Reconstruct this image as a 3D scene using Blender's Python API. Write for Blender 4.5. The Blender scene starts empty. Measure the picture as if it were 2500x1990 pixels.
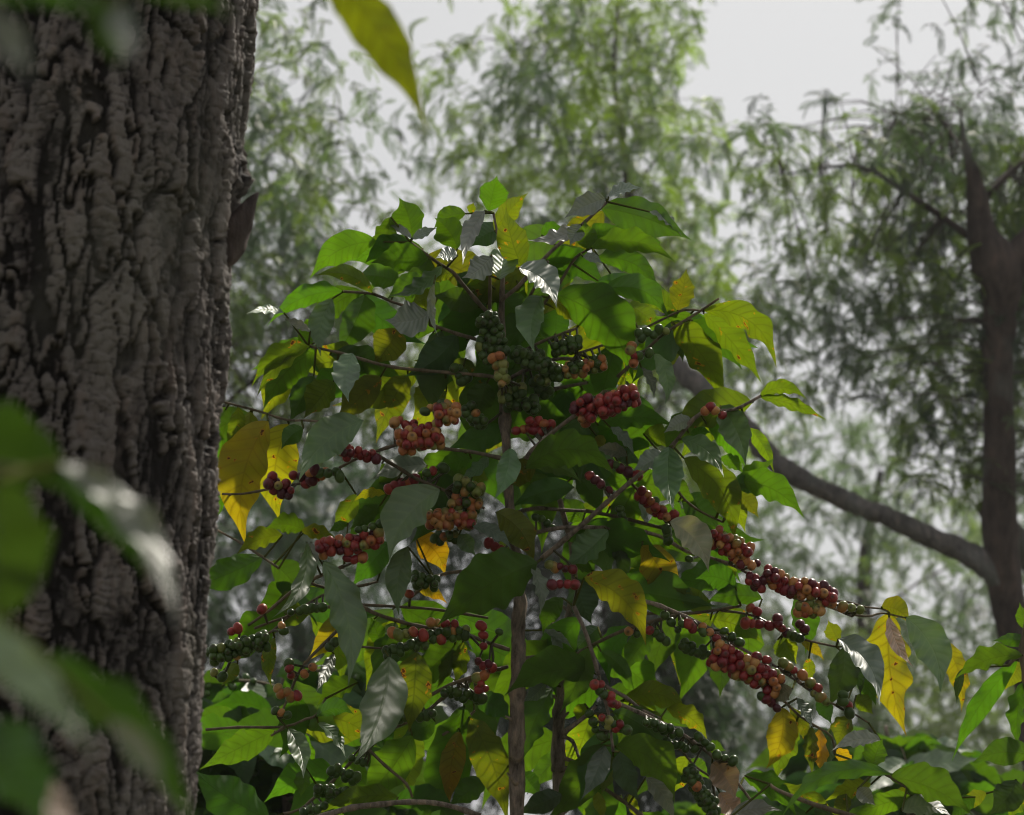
import bpy, math, random
import numpy as np
from mathutils import Vector, Matrix, Quaternion

random.seed(11)
rng = np.random.default_rng(11)
scene = bpy.context.scene
COL = scene.collection

# ------------------------------------------------------------------ camera frame
CAM = Vector((0.0, 0.0, 1.5))
PITCH = math.radians(13.0)
RX = Vector((1, 0, 0))
FW = Vector((0, math.cos(PITCH), math.sin(PITCH)))
UP = Vector((0, -math.sin(PITCH), math.cos(PITCH)))
D0 = 2.5                       # distance of the coffee tree

def at(px, py, d):
    """world point on the sight line of photo point (2500 x 1990) at depth d"""
    return CAM + RX*((px-1250)/2500*0.5*d) + UP*((995-py)/2500*0.5*d) + FW*d

cam = bpy.data.cameras.new('camera')
camo = bpy.data.objects.new('camera', cam)
COL.objects.link(camo)
camo.location = CAM
camo.rotation_euler = (math.radians(90)+PITCH, 0, 0)
cam.sensor_width = 36
cam.lens = 72
cam.clip_start = 0.05
cam.clip_end = 2000
cam.dof.use_dof = True
cam.dof.focus_distance = 2.47
cam.dof.aperture_fstop = 8.6
scene.camera = camo

# ------------------------------------------------------------------ helpers
def mesh(name, verts, faces, mat, parent=None, attrs=None, uv=None, smooth=True):
    me = bpy.data.meshes.new(name)
    verts = np.asarray(verts, dtype=np.float32).reshape(-1, 3)
    me.vertices.add(len(verts))
    me.vertices.foreach_set('co', verts.ravel())
    if isinstance(faces, np.ndarray):
        k = faces.shape[1]
        nl = faces.size
        me.loops.add(nl)
        me.loops.foreach_set('vertex_index', faces.ravel().astype(np.int32))
        me.polygons.add(len(faces))
        me.polygons.foreach_set('loop_start', np.arange(0, nl, k, dtype=np.int32))
    else:
        ls, vi = [], []
        for f in faces:
            ls.append(len(vi)); vi.extend(f)
        me.loops.add(len(vi))
        me.loops.foreach_set('vertex_index', np.array(vi, dtype=np.int32))
        me.polygons.add(len(ls))
        me.polygons.foreach_set('loop_start', np.array(ls, dtype=np.int32))
    me.update(calc_edges=True)
    me.validate()
    if smooth:
        me.polygons.foreach_set('use_smooth', np.ones(len(me.polygons), dtype=bool))
    for k, (typ, arr) in (attrs or {}).items():
        a = me.attributes.new(k, typ, 'POINT')
        a.data.foreach_set({'FLOAT': 'value', 'FLOAT_COLOR': 'color', 'FLOAT_VECTOR': 'vector'}[typ],
                           np.asarray(arr, dtype=np.float32).ravel())
    me.materials.append(mat)
    o = bpy.data.objects.new(name, me)
    COL.objects.link(o)
    if parent is not None:
        o.parent = parent
        bpy.context.view_layer  # parent has identity-free inverse: keep world place
        o.matrix_parent_inverse = root_inv(parent)
    return o

def root_inv(p):
    m = Matrix.Translation(p.location) if p.parent is None else Matrix.Identity(4)
    return m.inverted()

def thing(name, label, cat, loc=(0, 0, 0), group=None):
    o = bpy.data.objects.new(name, None)
    COL.objects.link(o)
    o.location = loc
    o.empty_display_size = 0.1
    o['label'] = label
    o['category'] = cat
    if group: o['group'] = group
    return o

class Buf:
    """collects geometry with per-vertex attributes"""
    def __init__(s): s.v = []; s.f = []; s.n = 0; s.a = {}
    def add(s, v, f, **attrs):
        v = np.asarray(v, dtype=np.float32).reshape(-1, 3)
        s.v.append(v); s.f.append(np.asarray(f, dtype=np.int32)+s.n); s.n += len(v)
        for k, x in attrs.items(): s.a.setdefault(k, []).append(np.asarray(x, dtype=np.float32))
    def build(s, name, mat, parent=None, smooth=True):
        at_ = {}
        for k, l in s.a.items():
            arr = np.concatenate(l)
            typ = 'FLOAT' if arr.ndim == 1 else ('FLOAT_COLOR' if arr.shape[1] == 4 else 'FLOAT_VECTOR')
            at_[k] = (typ, arr)
        return mesh(name, np.concatenate(s.v), np.concatenate(s.f), mat, parent, at_, smooth=smooth)

# hash / value noise / worley in numpy
def h2(ix, iy, seed=0):
    n = (ix.astype(np.int64)*374761393 + iy.astype(np.int64)*668265263 + seed*982451653) & 0xffffffff
    n = ((n ^ (n >> 13))*1274126177) & 0xffffffff
    n = n ^ (n >> 16)
    return (n & 0xffffff)/float(0xffffff)
def vnoise(x, y, seed=0):
    ix, iy = np.floor(x), np.floor(y)
    fx, fy = x-ix, y-iy
    fx = fx*fx*(3-2*fx); fy = fy*fy*(3-2*fy)
    a = h2(ix, iy, seed); b = h2(ix+1, iy, seed); c = h2(ix, iy+1, seed); d = h2(ix+1, iy+1, seed)
    return (a*(1-fx)+b*fx)*(1-fy)+(c*(1-fx)+d*fx)*fy
def fbm(x, y, seed=0, o=4):
    r = 0; amp = 0.5
    for i in range(o):
        r = r+amp*vnoise(x, y, seed+i); x = x*2.03; y = y*2.03; amp *= .5
    return r
def worley(x, y, seed=0):
    ix, iy = np.floor(x), np.floor(y)
    f1 = np.full(x.shape, 9.0); f2 = np.full(x.shape, 9.0); idv = np.zeros(x.shape)
    for dx in (-1, 0, 1):
        for dy in (-1, 0, 1):
            cx, cy = ix+dx, iy+dy
            px = cx+0.1+0.8*h2(cx, cy, seed); py = cy+0.1+0.8*h2(cx, cy, seed+7)
            d = np.hypot(px-x, py-y)
            m = d < f1
            f2 = np.where(m, f1, np.minimum(f2, d))
            idv = np.where(m, h2(cx, cy, seed+13), idv)
            f1 = np.where(m, d, f1)
    return f1, f2, idv

# ------------------------------------------------------------------ materials
def nmat(name):
    m = bpy.data.materials.new(name); m.use_nodes = True
    nt = m.node_tree; nt.nodes.clear()
    out = nt.nodes.new('ShaderNodeOutputMaterial')
    def N(t, **kw):
        n = nt.nodes.new('ShaderNode'+t)
        for k, v in kw.items(): setattr(n, k, v)
        return n
    def Lk(a, b): nt.links.new(a, b)
    return m, nt, out, N, Lk

def math_(N, Lk, op, a, b=None, c=None, clamp=False):
    n = N('Math', operation=op); n.use_clamp = clamp
    for i, v in enumerate((a, b, c)):
        if v is None: continue
        if isinstance(v, (int, float)): n.inputs[i].default_value = v
        else: Lk(v, n.inputs[i])
    return n.outputs[0]
def mixc(N, Lk, f, a, b, mode='MIX'):
    n = N('Mix', data_type='RGBA', blend_type=mode)
    for s, v in ((n.inputs[0], f), (n.inputs[6], a), (n.inputs[7], b)):
        if isinstance(v, (int, float)): s.default_value = v
        elif isinstance(v, tuple): s.default_value = v if len(v) == 4 else v+(1,)
        else: Lk(v, s)
    return n.outputs[2]
def ramp(N, Lk, fac, stops):
    n = N('ValToRGB')
    cr = n.color_ramp
    cr.elements[0].position = stops[0][0]; cr.elements[0].color = stops[0][1]+(1,)
    cr.elements[1].position = stops[1][0]; cr.elements[1].color = stops[1][1]+(1,)
    for p, c in stops[2:]:
        e = cr.elements.new(p); e.color = c+(1,)
    Lk(fac, n.inputs[0])
    return n.outputs[0]

def leaf_material(name='coffee_leaf', tgain=0.76, rough=0.47):
    m, nt, out, N, Lk = nmat(name)
    tint = N('Attribute', attribute_name='tint')
    luv = N('Attribute', attribute_name='luv')        # x along, y across, z random
    spot = N('Attribute', attribute_name='spot')
    sep = N('SeparateXYZ'); Lk(luv.outputs['Vector'], sep.inputs[0])
    u, v, rnd = sep.outputs
    av = math_(N, Lk, 'ABSOLUTE', v)
    co = N('TexCoord')
    # mottling
    n1 = N('TexNoise'); n1.inputs['Scale'].default_value = 34; n1.inputs['Detail'].default_value = 4
    Lk(co.outputs['Object'], n1.inputs['Vector'])
    n2 = N('TexNoise'); n2.inputs['Scale'].default_value = 75; n2.inputs['Detail'].default_value = 3
    Lk(co.outputs['Object'], n2.inputs['Vector'])
    n0 = N('TexNoise'); n0.inputs['Scale'].default_value = 13; n0.inputs['Detail'].default_value = 2
    Lk(co.outputs['Object'], n0.inputs['Vector'])
    var = math_(N, Lk, 'ADD', math_(N, Lk, 'MULTIPLY_ADD', n1.outputs[0], 0.9, 0.1), math_(N, Lk, 'MULTIPLY', n0.outputs[0], 0.9))
    base = mixc(N, Lk, 1.0, tint.outputs['Color'], var, 'MULTIPLY')
    # lateral veins
    ph = math_(N, Lk, 'MULTIPLY_ADD', av, -1.5, math_(N, Lk, 'MULTIPLY', u, 10.0))
    sn = math_(N, Lk, 'SINE', math_(N, Lk, 'MULTIPLY', ph, 6.2832))
    vein = math_(N, Lk, 'POWER', math_(N, Lk, 'MULTIPLY_ADD', sn, 0.5, 0.5), 7.0)
    mid = math_(N, Lk, 'SUBTRACT', 1.0, math_(N, Lk, 'MULTIPLY', av, 13.0), clamp=True)
    veins = math_(N, Lk, 'MAXIMUM', math_(N, Lk, 'MULTIPLY', vein, 0.9), mid)
    light = mixc(N, Lk, 1.0, base, (2.3, 1.9, 1.7), 'MULTIPLY')
    base2 = mixc(N, Lk, math_(N, Lk, 'MULTIPLY', veins, 0.42), base, light)
    # yellow mottling and brown spots of ageing leaves, amount from 'spot'
    sv = spot.outputs['Fac']
    ym = math_(N, Lk, 'MULTIPLY', math_(N, Lk, 'SUBTRACT', math_(N, Lk, 'MULTIPLY', n1.outputs[0], 2.4), 0.85, clamp=True), sv, clamp=True)
    base3 = mixc(N, Lk, math_(N, Lk, 'MULTIPLY', ym, 0.55), base2, (0.24, 0.19, 0.008))
    gm = math_(N, Lk, 'MULTIPLY', math_(N, Lk, 'SUBTRACT', math_(N, Lk, 'MULTIPLY', n0.outputs[0], 4.5), 1.95, clamp=True), math_(N, Lk, 'MULTIPLY', sv, 1.5, clamp=True))
    base3 = mixc(N, Lk, math_(N, Lk, 'MULTIPLY', gm, 0.8), base3, (0.085, 0.125, 0.008))
    thr = math_(N, Lk, 'MULTIPLY_ADD', sv, -0.06, 0.70)
    halo = math_(N, Lk, 'MULTIPLY', math_(N, Lk, 'MULTIPLY', math_(N, Lk, 'SUBTRACT', n2.outputs[0], math_(N, Lk, 'SUBTRACT', thr, 0.035)), 28.0, clamp=True), math_(N, Lk, 'GREATER_THAN', sv, 0.05))
    base3 = mixc(N, Lk, math_(N, Lk, 'MULTIPLY', halo, 0.8), base3, (0.36, 0.17, 0.01))
    bs = math_(N, Lk, 'MULTIPLY', math_(N, Lk, 'SUBTRACT', n2.outputs[0], thr), 30.0, clamp=True)
    bs = math_(N, Lk, 'MULTIPLY', bs, math_(N, Lk, 'GREATER_THAN', sv, 0.05))
    base4 = mixc(N, Lk, bs, base3, (0.07, 0.02, 0.008))
    # browned tip
    tipb = math_(N, Lk, 'MULTIPLY', math_(N, Lk, 'SUBTRACT', u, 0.95), 30.0, clamp=True)
    tipb = math_(N, Lk, 'MULTIPLY', tipb, math_(N, Lk, 'MULTIPLY', sv, 1.3, clamp=True))
    base5 = mixc(N, Lk, tipb, base4, (0.10, 0.03, 0.012))
    # bump
    hgt = math_(N, Lk, 'ADD', math_(N, Lk, 'MULTIPLY', sn, -0.10), math_(N, Lk, 'MULTIPLY', mid, -0.25))
    hgt = math_(N, Lk, 'ADD', hgt, math_(N, Lk, 'MULTIPLY', n2.outputs[0], 0.15))
    bmp = N('Bump'); bmp.inputs['Strength'].default_value = 0.7; bmp.inputs['Distance'].default_value = 0.0022
    Lk(hgt, bmp.inputs['Height'])
    geo = N('NewGeometry')
    rgh = math_(N, Lk, 'MULTIPLY_ADD', geo.outputs['Backfacing'], 0.22, rough)
    pb = N('BsdfPrincipled'); Lk(base5, pb.inputs['Base Color']); Lk(rgh, pb.inputs['Roughness'])
    Lk(math_(N, Lk, 'MULTIPLY', math_(N, Lk, 'GREATER_THAN', tint.outputs['Alpha'], 0.05), 0.9), pb.inputs['Specular IOR Level'])
    Lk(bmp.outputs[0], pb.inputs['Normal'])
    tr = N('BsdfTranslucent')
    tc = mixc(N, Lk, 1.0, base5, (2.25*tgain, 2.0*tgain, 0.6*tgain), 'MULTIPLY')
    # veins let less light through
    tc2 = mixc(N, Lk, math_(N, Lk, 'MULTIPLY', veins, 0.72), tc, mixc(N, Lk, 1.0, tc, (0.10, 0.13, 0.2), 'MULTIPLY'))
    Lk(tc2, tr.inputs['Color'])
    mx = N('MixShader'); Lk(tint.outputs['Alpha'], mx.inputs[0]); Lk(pb.outputs[0], mx.inputs[1]); Lk(tr.outputs[0], mx.inputs[2])
    Lk(mx.outputs[0], out.inputs[0])
    return m

def frond_material():
    m, nt, out, N, Lk = nmat('feathery_foliage')
    tint = N('Attribute', attribute_name='tint')
    pb = N('BsdfPrincipled'); Lk(tint.outputs['Color'], pb.inputs['Base Color'])
    pb.inputs['Roughness'].default_value = 0.5
    tr = N('BsdfTranslucent')
    Lk(mixc(N, Lk, 1.0, tint.outputs['Color'], (1.5, 1.7, 1.0), 'MULTIPLY'), tr.inputs['Color'])
    mx = N('MixShader'); Lk(tint.outputs['Alpha'], mx.inputs[0]); Lk(pb.outputs[0], mx.inputs[1]); Lk(tr.outputs[0], mx.inputs[2])
    Lk(mx.outputs[0], out.inputs[0])
    return m

def bark_material(name, dark, light, scale=1.0, use_h=False, lichen=None, bump=0.004):
    m, nt, out, N, Lk = nmat(name)
    co = N('TexCoord')
    mp = N('Mapping'); mp.inputs['Scale'].default_value = (1, 1, 0.35)
    Lk(co.outputs['Object'], mp.inputs['Vector'])
    n1 = N('TexNoise'); n1.inputs['Scale'].default_value = 60*scale; n1.inputs['Detail'].default_value = 6
    n1.inputs['Roughness'].default_value = 0.65
    Lk(mp.outputs[0], n1.inputs['Vector'])
    n2 = N('TexNoise'); n2.inputs['Scale'].default_value = 9*scale; n2.inputs['Detail'].default_value = 3
    Lk(co.outputs['Object'], n2.inputs['Vector'])
    if use_h:
        ha = N('Attribute', attribute_name='h')
        f = math_(N, Lk, 'MULTIPLY_ADD', n1.outputs[0], 0.5, math_(N, Lk, 'MULTIPLY_ADD', ha.outputs['Fac'], 1.6, -0.48), clamp=True)
    else:
        f = math_(N, Lk, 'MULTIPLY_ADD', n1.outputs[0], 2.2, -0.6, clamp=True)
    c = mixc(N, Lk, f, dark, light)
    c = mixc(N, Lk, 1.0, c, math_(N, Lk, 'MULTIPLY_ADD', n2.outputs[0], 1.5, 0.25), 'MULTIPLY')
    c = mixc(N, Lk, math_(N, Lk, 'MULTIPLY', math_(N, Lk, 'SUBTRACT', n1.outputs[0], 0.5), 3.0, clamp=True), c, mixc(N, Lk, 1.0, c, (1.12, 0.92, 0.82), 'MULTIPLY'))
    if lichen:
        n3 = N('TexNoise'); n3.inputs['Scale'].default_value = 5*scale; n3.inputs['Detail'].default_value = 5
        Lk(co.outputs['Object'], n3.inputs['Vector'])
        lf = math_(N, Lk, 'MULTIPLY', math_(N, Lk, 'SUBTRACT', n3.outputs[0], 0.54), 6.0, clamp=True)
        c = mixc(N, Lk, math_(N, Lk, 'MULTIPLY', lf, 0.35), c, lichen)
    pb = N('BsdfPrincipled'); Lk(c, pb.inputs['Base Color']); pb.inputs['Roughness'].default_value = 0.85
    pb.inputs['Specular IOR Level'].default_value = 0.25
    b = N('Bump'); b.inputs['Strength'].default_value = 0.9; b.inputs['Distance'].default_value = bump
    Lk(n1.outputs[0], b.inputs['Height']); Lk(b.outputs[0], pb.inputs['Normal'])
    Lk(pb.outputs[0], out.inputs[0])
    return m

def cherry_material():
    m, nt, out, N, Lk = nmat('coffee_cherry')
    tint = N('Attribute', attribute_name='tint')
    co = N('TexCoord')
    n1 = N('TexNoise'); n1.inputs['Scale'].default_value = 260; n1.inputs['Detail'].default_value = 3
    Lk(co.outputs['Object'], n1.inputs['Vector'])
    c = mixc(N, Lk, 1.0, tint.outputs['Color'], math_(N, Lk, 'MULTIPLY_ADD', n1.outputs[0], 0.9, 0.55), 'MULTIPLY')
    pb = N('BsdfPrincipled'); Lk(c, pb.inputs['Base Color'])
    pb.inputs['Roughness'].default_value = 0.34
    pb.inputs['Subsurface Weight'].default_value = 0.0
    pb.inputs['Specular IOR Level'].default_value = 0.32
    b = N('Bump'); b.inputs['Strength'].default_value = 0.25; b.inputs['Distance'].default_value = 0.0006
    Lk(n1.outputs[0], b.inputs['Height']); Lk(b.outputs[0], pb.inputs['Normal'])
    Lk(pb.outputs[0], out.inputs[0])
    return m

def ground_material():
    m, nt, out, N, Lk = nmat('leaf_litter_soil')
    co = N('TexCoord')
    n1 = N('TexNoise'); n1.inputs['Scale'].default_value = 1.2; n1.inputs['Detail'].default_value = 8
    n2 = N('TexVoronoi'); n2.inputs['Scale'].default_value = 14
    Lk(co.outputs['Object'], n1.inputs['Vector']); Lk(co.outputs['Object'], n2.inputs['Vector'])
    c = ramp(N, Lk, n1.outputs[0], [(0.3, (0.05, 0.035, 0.02)), (0.7, (0.16, 0.12, 0.07)), (0.5, (0.07, 0.08, 0.03))])
    c2 = mixc(N, Lk, 0.35, c, n2.outputs['Color'], 'MULTIPLY')
    pb = N('BsdfPrincipled'); Lk(c2, pb.inputs['Base Color']); pb.inputs['Roughness'].default_value = 0.95
    b = N('Bump'); b.inputs['Distance'].default_value = 0.03; Lk(n2.outputs['Distance'], b.inputs['Height']); Lk(b.outputs[0], pb.inputs['Normal'])
    Lk(pb.outputs[0], out.inputs[0])
    return m

M_LEAF = leaf_material()
M_FROND = frond_material()
M_STEM = bark_material('coffee_bark', (0.045, 0.034, 0.026), (0.33, 0.27, 0.22), 2.2, bump=0.006)
M_TWIG = bark_material('coffee_twig', (0.06, 0.05, 0.03), (0.20, 0.16, 0.11), 2.0, bump=0.001)
M_TRUNK = bark_material('fissured_bark', (0.007, 0.005, 0.0042), (0.122, 0.106, 0.097), 1.0, use_h=True, lichen=(0.15, 0.145, 0.115), bump=0.006)
M_OAK = bark_material('shade_tree_bark', (0.024, 0.017, 0.015), (0.085, 0.066, 0.058), 0.5, lichen=(0.24, 0.27, 0.25), bump=0.015)
M_LIMB = bark_material('lichened_limb_bark', (0.05, 0.044, 0.042), (0.18, 0.168, 0.162), 0.9, lichen=(0.27, 0.30, 0.28), bump=0.02)
M_CHERRY = cherry_material()
M_GROUND = ground_material()

# ------------------------------------------------------------------ tubes
def catmull(pts, step):
    pts = [np.asarray(p, dtype=float) for p in pts]
    if len(pts) == 2: pts = [pts[0], (pts[0]+pts[1])/2, pts[1]]
    P = [2*pts[0]-pts[1]]+pts+[2*pts[-1]-pts[-2]]
    out = []
    for i in range(1, len(P)-2):
        a, b, c, d = P[i-1], P[i], P[i+1], P[i+2]
        n = max(2, int(np.linalg.norm((c-b)[:3])/step))
        for k in range(n):
            t = k/n
            out.append(0.5*((2*b)+(c-a)*t+(2*a-5*b+4*c-d)*t*t+(3*b-a-3*c+d)*t**3))
    out.append(pts[-1])
    return np.array(out)

def tube(buf, pts, step=0.012, sides=8, node=0.0, rough=0.0, node_len=0.035, cap=True):
    """pts: (x,y,z,r)"""
    Q = catmull(pts, step)
    P, R = Q[:, :3], np.maximum(Q[:, 3], 0.0004)
    T = np.gradient(P, axis=0); T /= np.linalg.norm(T, axis=1)[:, None]+1e-9
    s = np.concatenate([[0], np.cumsum(np.linalg.norm(np.diff(P, axis=0), axis=1))])
    if node: R = R*(1+node*np.exp(-((((s+0.013)/node_len) % 1)-0.5)**2/0.012))
    ref = np.array([0.31, 0.9, 0.2])
    A = np.cross(T, ref); A /= np.linalg.norm(A, axis=1)[:, None]+1e-9
    B = np.cross(T, A)
    th = np.arange(sides)*2*np.pi/sides
    rr = R[:, None]*np.ones(sides)[None]
    if rough: rr = rr*(1+rough*(fbm(np.cos(th)[None]*1.7+s[:, None]*40+5, np.sin(th)[None]*1.7+s[:, None]*9, 3, 3)-0.45)*2)
    V = P[:, None]+A[:, None]*(np.cos(th)[None, :, None]*rr[..., None])+B[:, None]*(np.sin(th)[None, :, None]*rr[..., None])
    n = len(P)
    i, j = np.meshgrid(np.arange(n-1), np.arange(sides), indexing='ij')
    a = i*sides+j; b = i*sides+(j+1) % sides
    F = np.stack([a, b, b+sides, a+sides], -1).reshape(-1, 4)
    V = V.reshape(-1, 3)
    if cap:
        V = np.concatenate([V, P[:1], P[-1:]])
        k = n*sides
        f1 = np.array([[(q+1) % sides, q, k, k] for q in range(sides)])
        # keep quads: pair up triangles of the caps as quads (centre, a, b, c)
        c1 = [[k, (q+2) % sides, q+1, q] for q in range(0, sides-1, 2)]
        o = (n-1)*sides
        c2 = [[k+1, o+q, o+q+1, o+(q+2) % sides] for q in range(0, sides-1, 2)]
        F = np.concatenate([F, np.array(c1), np.array(c2)])
    buf.add(V, F)

# ------------------------------------------------------------------ leaves
KIND = {   # tint, translucency, spots, side seen (+1 underside, -1 upper side)
 'U': ((0.048, 0.124, 0.007), 0.52, 0.0, 1),
 'G': ((0.096, 0.156, 0.008), 0.56, 0.10, 1),
 'Y': ((0.205, 0.212, 0.008), 0.58, 0.55, 1),
 'O': ((0.32, 0.17, 0.006), 0.56, 0.9, 1),
 'M': ((0.080, 0.126, 0.008), 0.52, 0.5, 1),
 'H': ((0.088, 0.100, 0.006), 0.50, 0.12, 1),
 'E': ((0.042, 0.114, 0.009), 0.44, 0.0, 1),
 'D': ((0.024, 0.066, 0.012), 0.20, 0.0, 1),  # darker tint stands in for leaves lying in shade
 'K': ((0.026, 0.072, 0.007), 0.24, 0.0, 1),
 'T': ((0.060, 0.122, 0.036), 0.20, 0.0, -1),
 'S': ((0.088, 0.116, 0.076), 0.16, 0.0, -1),  # greyed tint stands for sky sheen, and for dried silvery leaves
 'C': ((0.30, 0.29, 0.20), 0.25, 0.0, -1),  # cream tint is sky sheen put into the leaf colour
 'B': ((0.30, 0.22, 0.16), 0.15, 0.2, -1),
}
def leaf_normal(kind, r):
    side = KIND[kind][3]
    if side > 0:
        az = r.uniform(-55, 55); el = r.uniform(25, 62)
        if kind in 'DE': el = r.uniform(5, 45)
    else:
        az = 180+r.uniform(-50, 60); el = r.uniform(15, 55)
    az, el = math.radians(az), math.radians(el)
    n = Vector((math.sin(az)*math.cos(el), math.cos(az)*math.cos(el), math.sin(el)))
    c = [n.dot(RX), n.dot(UP), n.dot(FW)]
    f = c[2]; sgn = 1 if side > 0 else -1
    if f*sgn < 0.5: c[2] = sgn*0.5
    l = math.sqrt(sum(q*q for q in c))
    return [q/l for q in c]

def leaf_geo(base, tip, w, kind, d, bend=0.0, r=None, nu=34, nv=12, normal=None, wavy=1.0, fold=None, droop=None):
    """leaf blade lying on a tilted plane in space; base/tip/width in photo px; returns verts, faces, attrs, base3d"""
    r = r or random.Random(int(base[0]*7+base[1]*13+tip[0]*3))
    n = normal or leaf_normal(kind, r)
    k = 0.5/2500*d
    b = np.array(base, float); t = np.array(tip, float)
    ax = (t-b)*1.11; L = np.hypot(*ax); w = min(w*.97, L*(.46 if L > 120 else .75)); tdir = ax/L
    p = np.array([tdir[1], -tdir[0]])
    up_ = p if (p[1] < 0 if abs(p[1]) > 0.25 else p[0] > 0) else -p
    s = np.linspace(0, 1, nu+1); v = np.linspace(-1, 1, nv+1)
    S, Vv = np.meshgrid(s, v, indexing='ij')
    mid = b[None]+ax[None]*s[:, None]+up_[None]*(bend*L*4*s*(1-s))[:, None]
    tg = np.gradient(mid, axis=0); tg /= np.linalg.norm(tg, axis=1)[:, None]
    pp = np.stack([tg[:, 1], -tg[:, 0]], 1)
    prof = np.sin(np.pi*np.clip(s, 0, 1)**0.80)**0.95
    sm = np.clip((s-0.56)/0.40, 0, 1); sm = sm*sm*(3-2*sm)
    prof = prof*(1-0.62*sm)*1.06
    prof[0] = 0.02; prof[-1] = 0.01
    ph = r.uniform(0, 6.28); ph2 = r.uniform(0, 6.28); kf = r.uniform(3.0, 5.0)
    asym = r.uniform(-0.08, 0.08)
    edge = 1+wavy*(0.026*np.sin(2*np.pi*kf*S+ph+np.where(Vv > 0, 1.9, 0))+.018*np.sin(2*np.pi*1.9*kf*S+ph2))*np.abs(Vv)+asym*Vv
    half = 0.5*w*prof[:, None]*edge
    px = mid[:, 0][:, None]+pp[:, 0][:, None]*half*Vv
    py = mid[:, 1][:, None]+pp[:, 1][:, None]*half*Vv
    dx = (px-b[0])*k; dz = -(py-b[1])*k
    dep = -(dx*n[0]+dz*n[1])/n[2]
    Lm = L*k; Wm = w*k
    fold = r.uniform(0.10, 0.36) if fold is None else fold
    droop = r.uniform(0.0, 0.22) if droop is None else droop
    off = fold*np.abs(Vv)*half*2*k*0.5                      # V-fold towards upper side
    off = off+wavy*0.036*Lm*np.sin(2*np.pi*kf*S+ph2+np.where(Vv > 0, 2.3, 0))*Vv**2*prof[:, None]
    off = off+0.002*Lm*np.sin(2*np.pi*(10*S-1.5*np.abs(Vv)))*0.35*prof[:, None]*np.minimum(1, np.abs(Vv)*4)
    depth = d+dep-np.sign(n[2])*droop*Lm*4*S*(1-S)
    X = (px-1250)/2500*0.5*depth; Z = (995-py)/2500*0.5*depth
    nw = np.array(RX)*n[0]+np.array(UP)*n[1]+np.array(FW)*n[2]
    W = np.array(CAM)+X[..., None]*np.array(RX)+Z[..., None]*np.array(UP)+depth[..., None]*np.array(FW)
    W = W+off[..., None]*nw
    V3 = W.reshape(-1, 3)
    m = nv+1
    i, j = np.meshgrid(np.arange(nu), np.arange(nv), indexing='ij')
    a = (i*m+j).ravel()
    F = np.stack([a, a+1, a+m+1, a+m], 1)
    # orient so that the face normal is the upper side
    fn = np.cross(V3[F[len(F)//2, 1]]-V3[F[len(F)//2, 0]], V3[F[len(F)//2, 3]]-V3[F[len(F)//2, 0]])
    if np.dot(fn, nw) < 0: F = F[:, ::-1]
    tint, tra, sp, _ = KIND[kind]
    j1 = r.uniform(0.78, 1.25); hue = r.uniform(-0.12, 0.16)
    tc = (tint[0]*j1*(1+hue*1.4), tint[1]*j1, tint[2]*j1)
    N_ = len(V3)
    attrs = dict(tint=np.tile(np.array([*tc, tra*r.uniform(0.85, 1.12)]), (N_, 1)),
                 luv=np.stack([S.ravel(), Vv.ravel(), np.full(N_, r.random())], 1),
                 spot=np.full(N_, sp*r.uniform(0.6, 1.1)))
    return V3, F, attrs, V3[nv//2]

def petiole(p0, p1, tint, r0=0.0011, r1=0.0014):
    """thin stalk from leaf base p0 to branch p1 as small mesh with leaf attributes"""
    p0, p1 = np.array(p0), np.array(p1)
    L = np.linalg.norm(p1-p0)
    mid = (p0+p1)/2
    bb = Buf(); tube(bb, [(*p0, r0), (*mid, (r0+r1)/2), (*p1, r1)], step=max(0.008, L/8), sides=6, cap=False)
    v = np.concatenate(bb.v); f = np.concatenate(bb.f)
    n = len(v)
    return v, f, dict(tint=np.tile(np.array([*tint, 0.02]), (n, 1)), luv=np.tile(np.array([0.3, 0.5, 0.5]), (n, 1)), spot=np.zeros(n))
# ------------------------------------------------------------------ traced positions
# every measurement is read in an enlarged crop of the photograph: origin x, y and photo px per crop px
CROP = {'1': (500, 400, .32468), '2': (1100, 400, .37123), '3': (500, 900, .34787), '4': (1200, 900, .37123),
        '5': (450, 1390, .37106), '6': (1200, 1390, .37106), '7': (1800, 1390, .34965), '0': (0, 0, 1.0),
        '8': (0, 950, .606)}
def cp(c, u, v):
    x, y, s = CROP[c]
    return (x+u*s, y+v*s)

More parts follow.
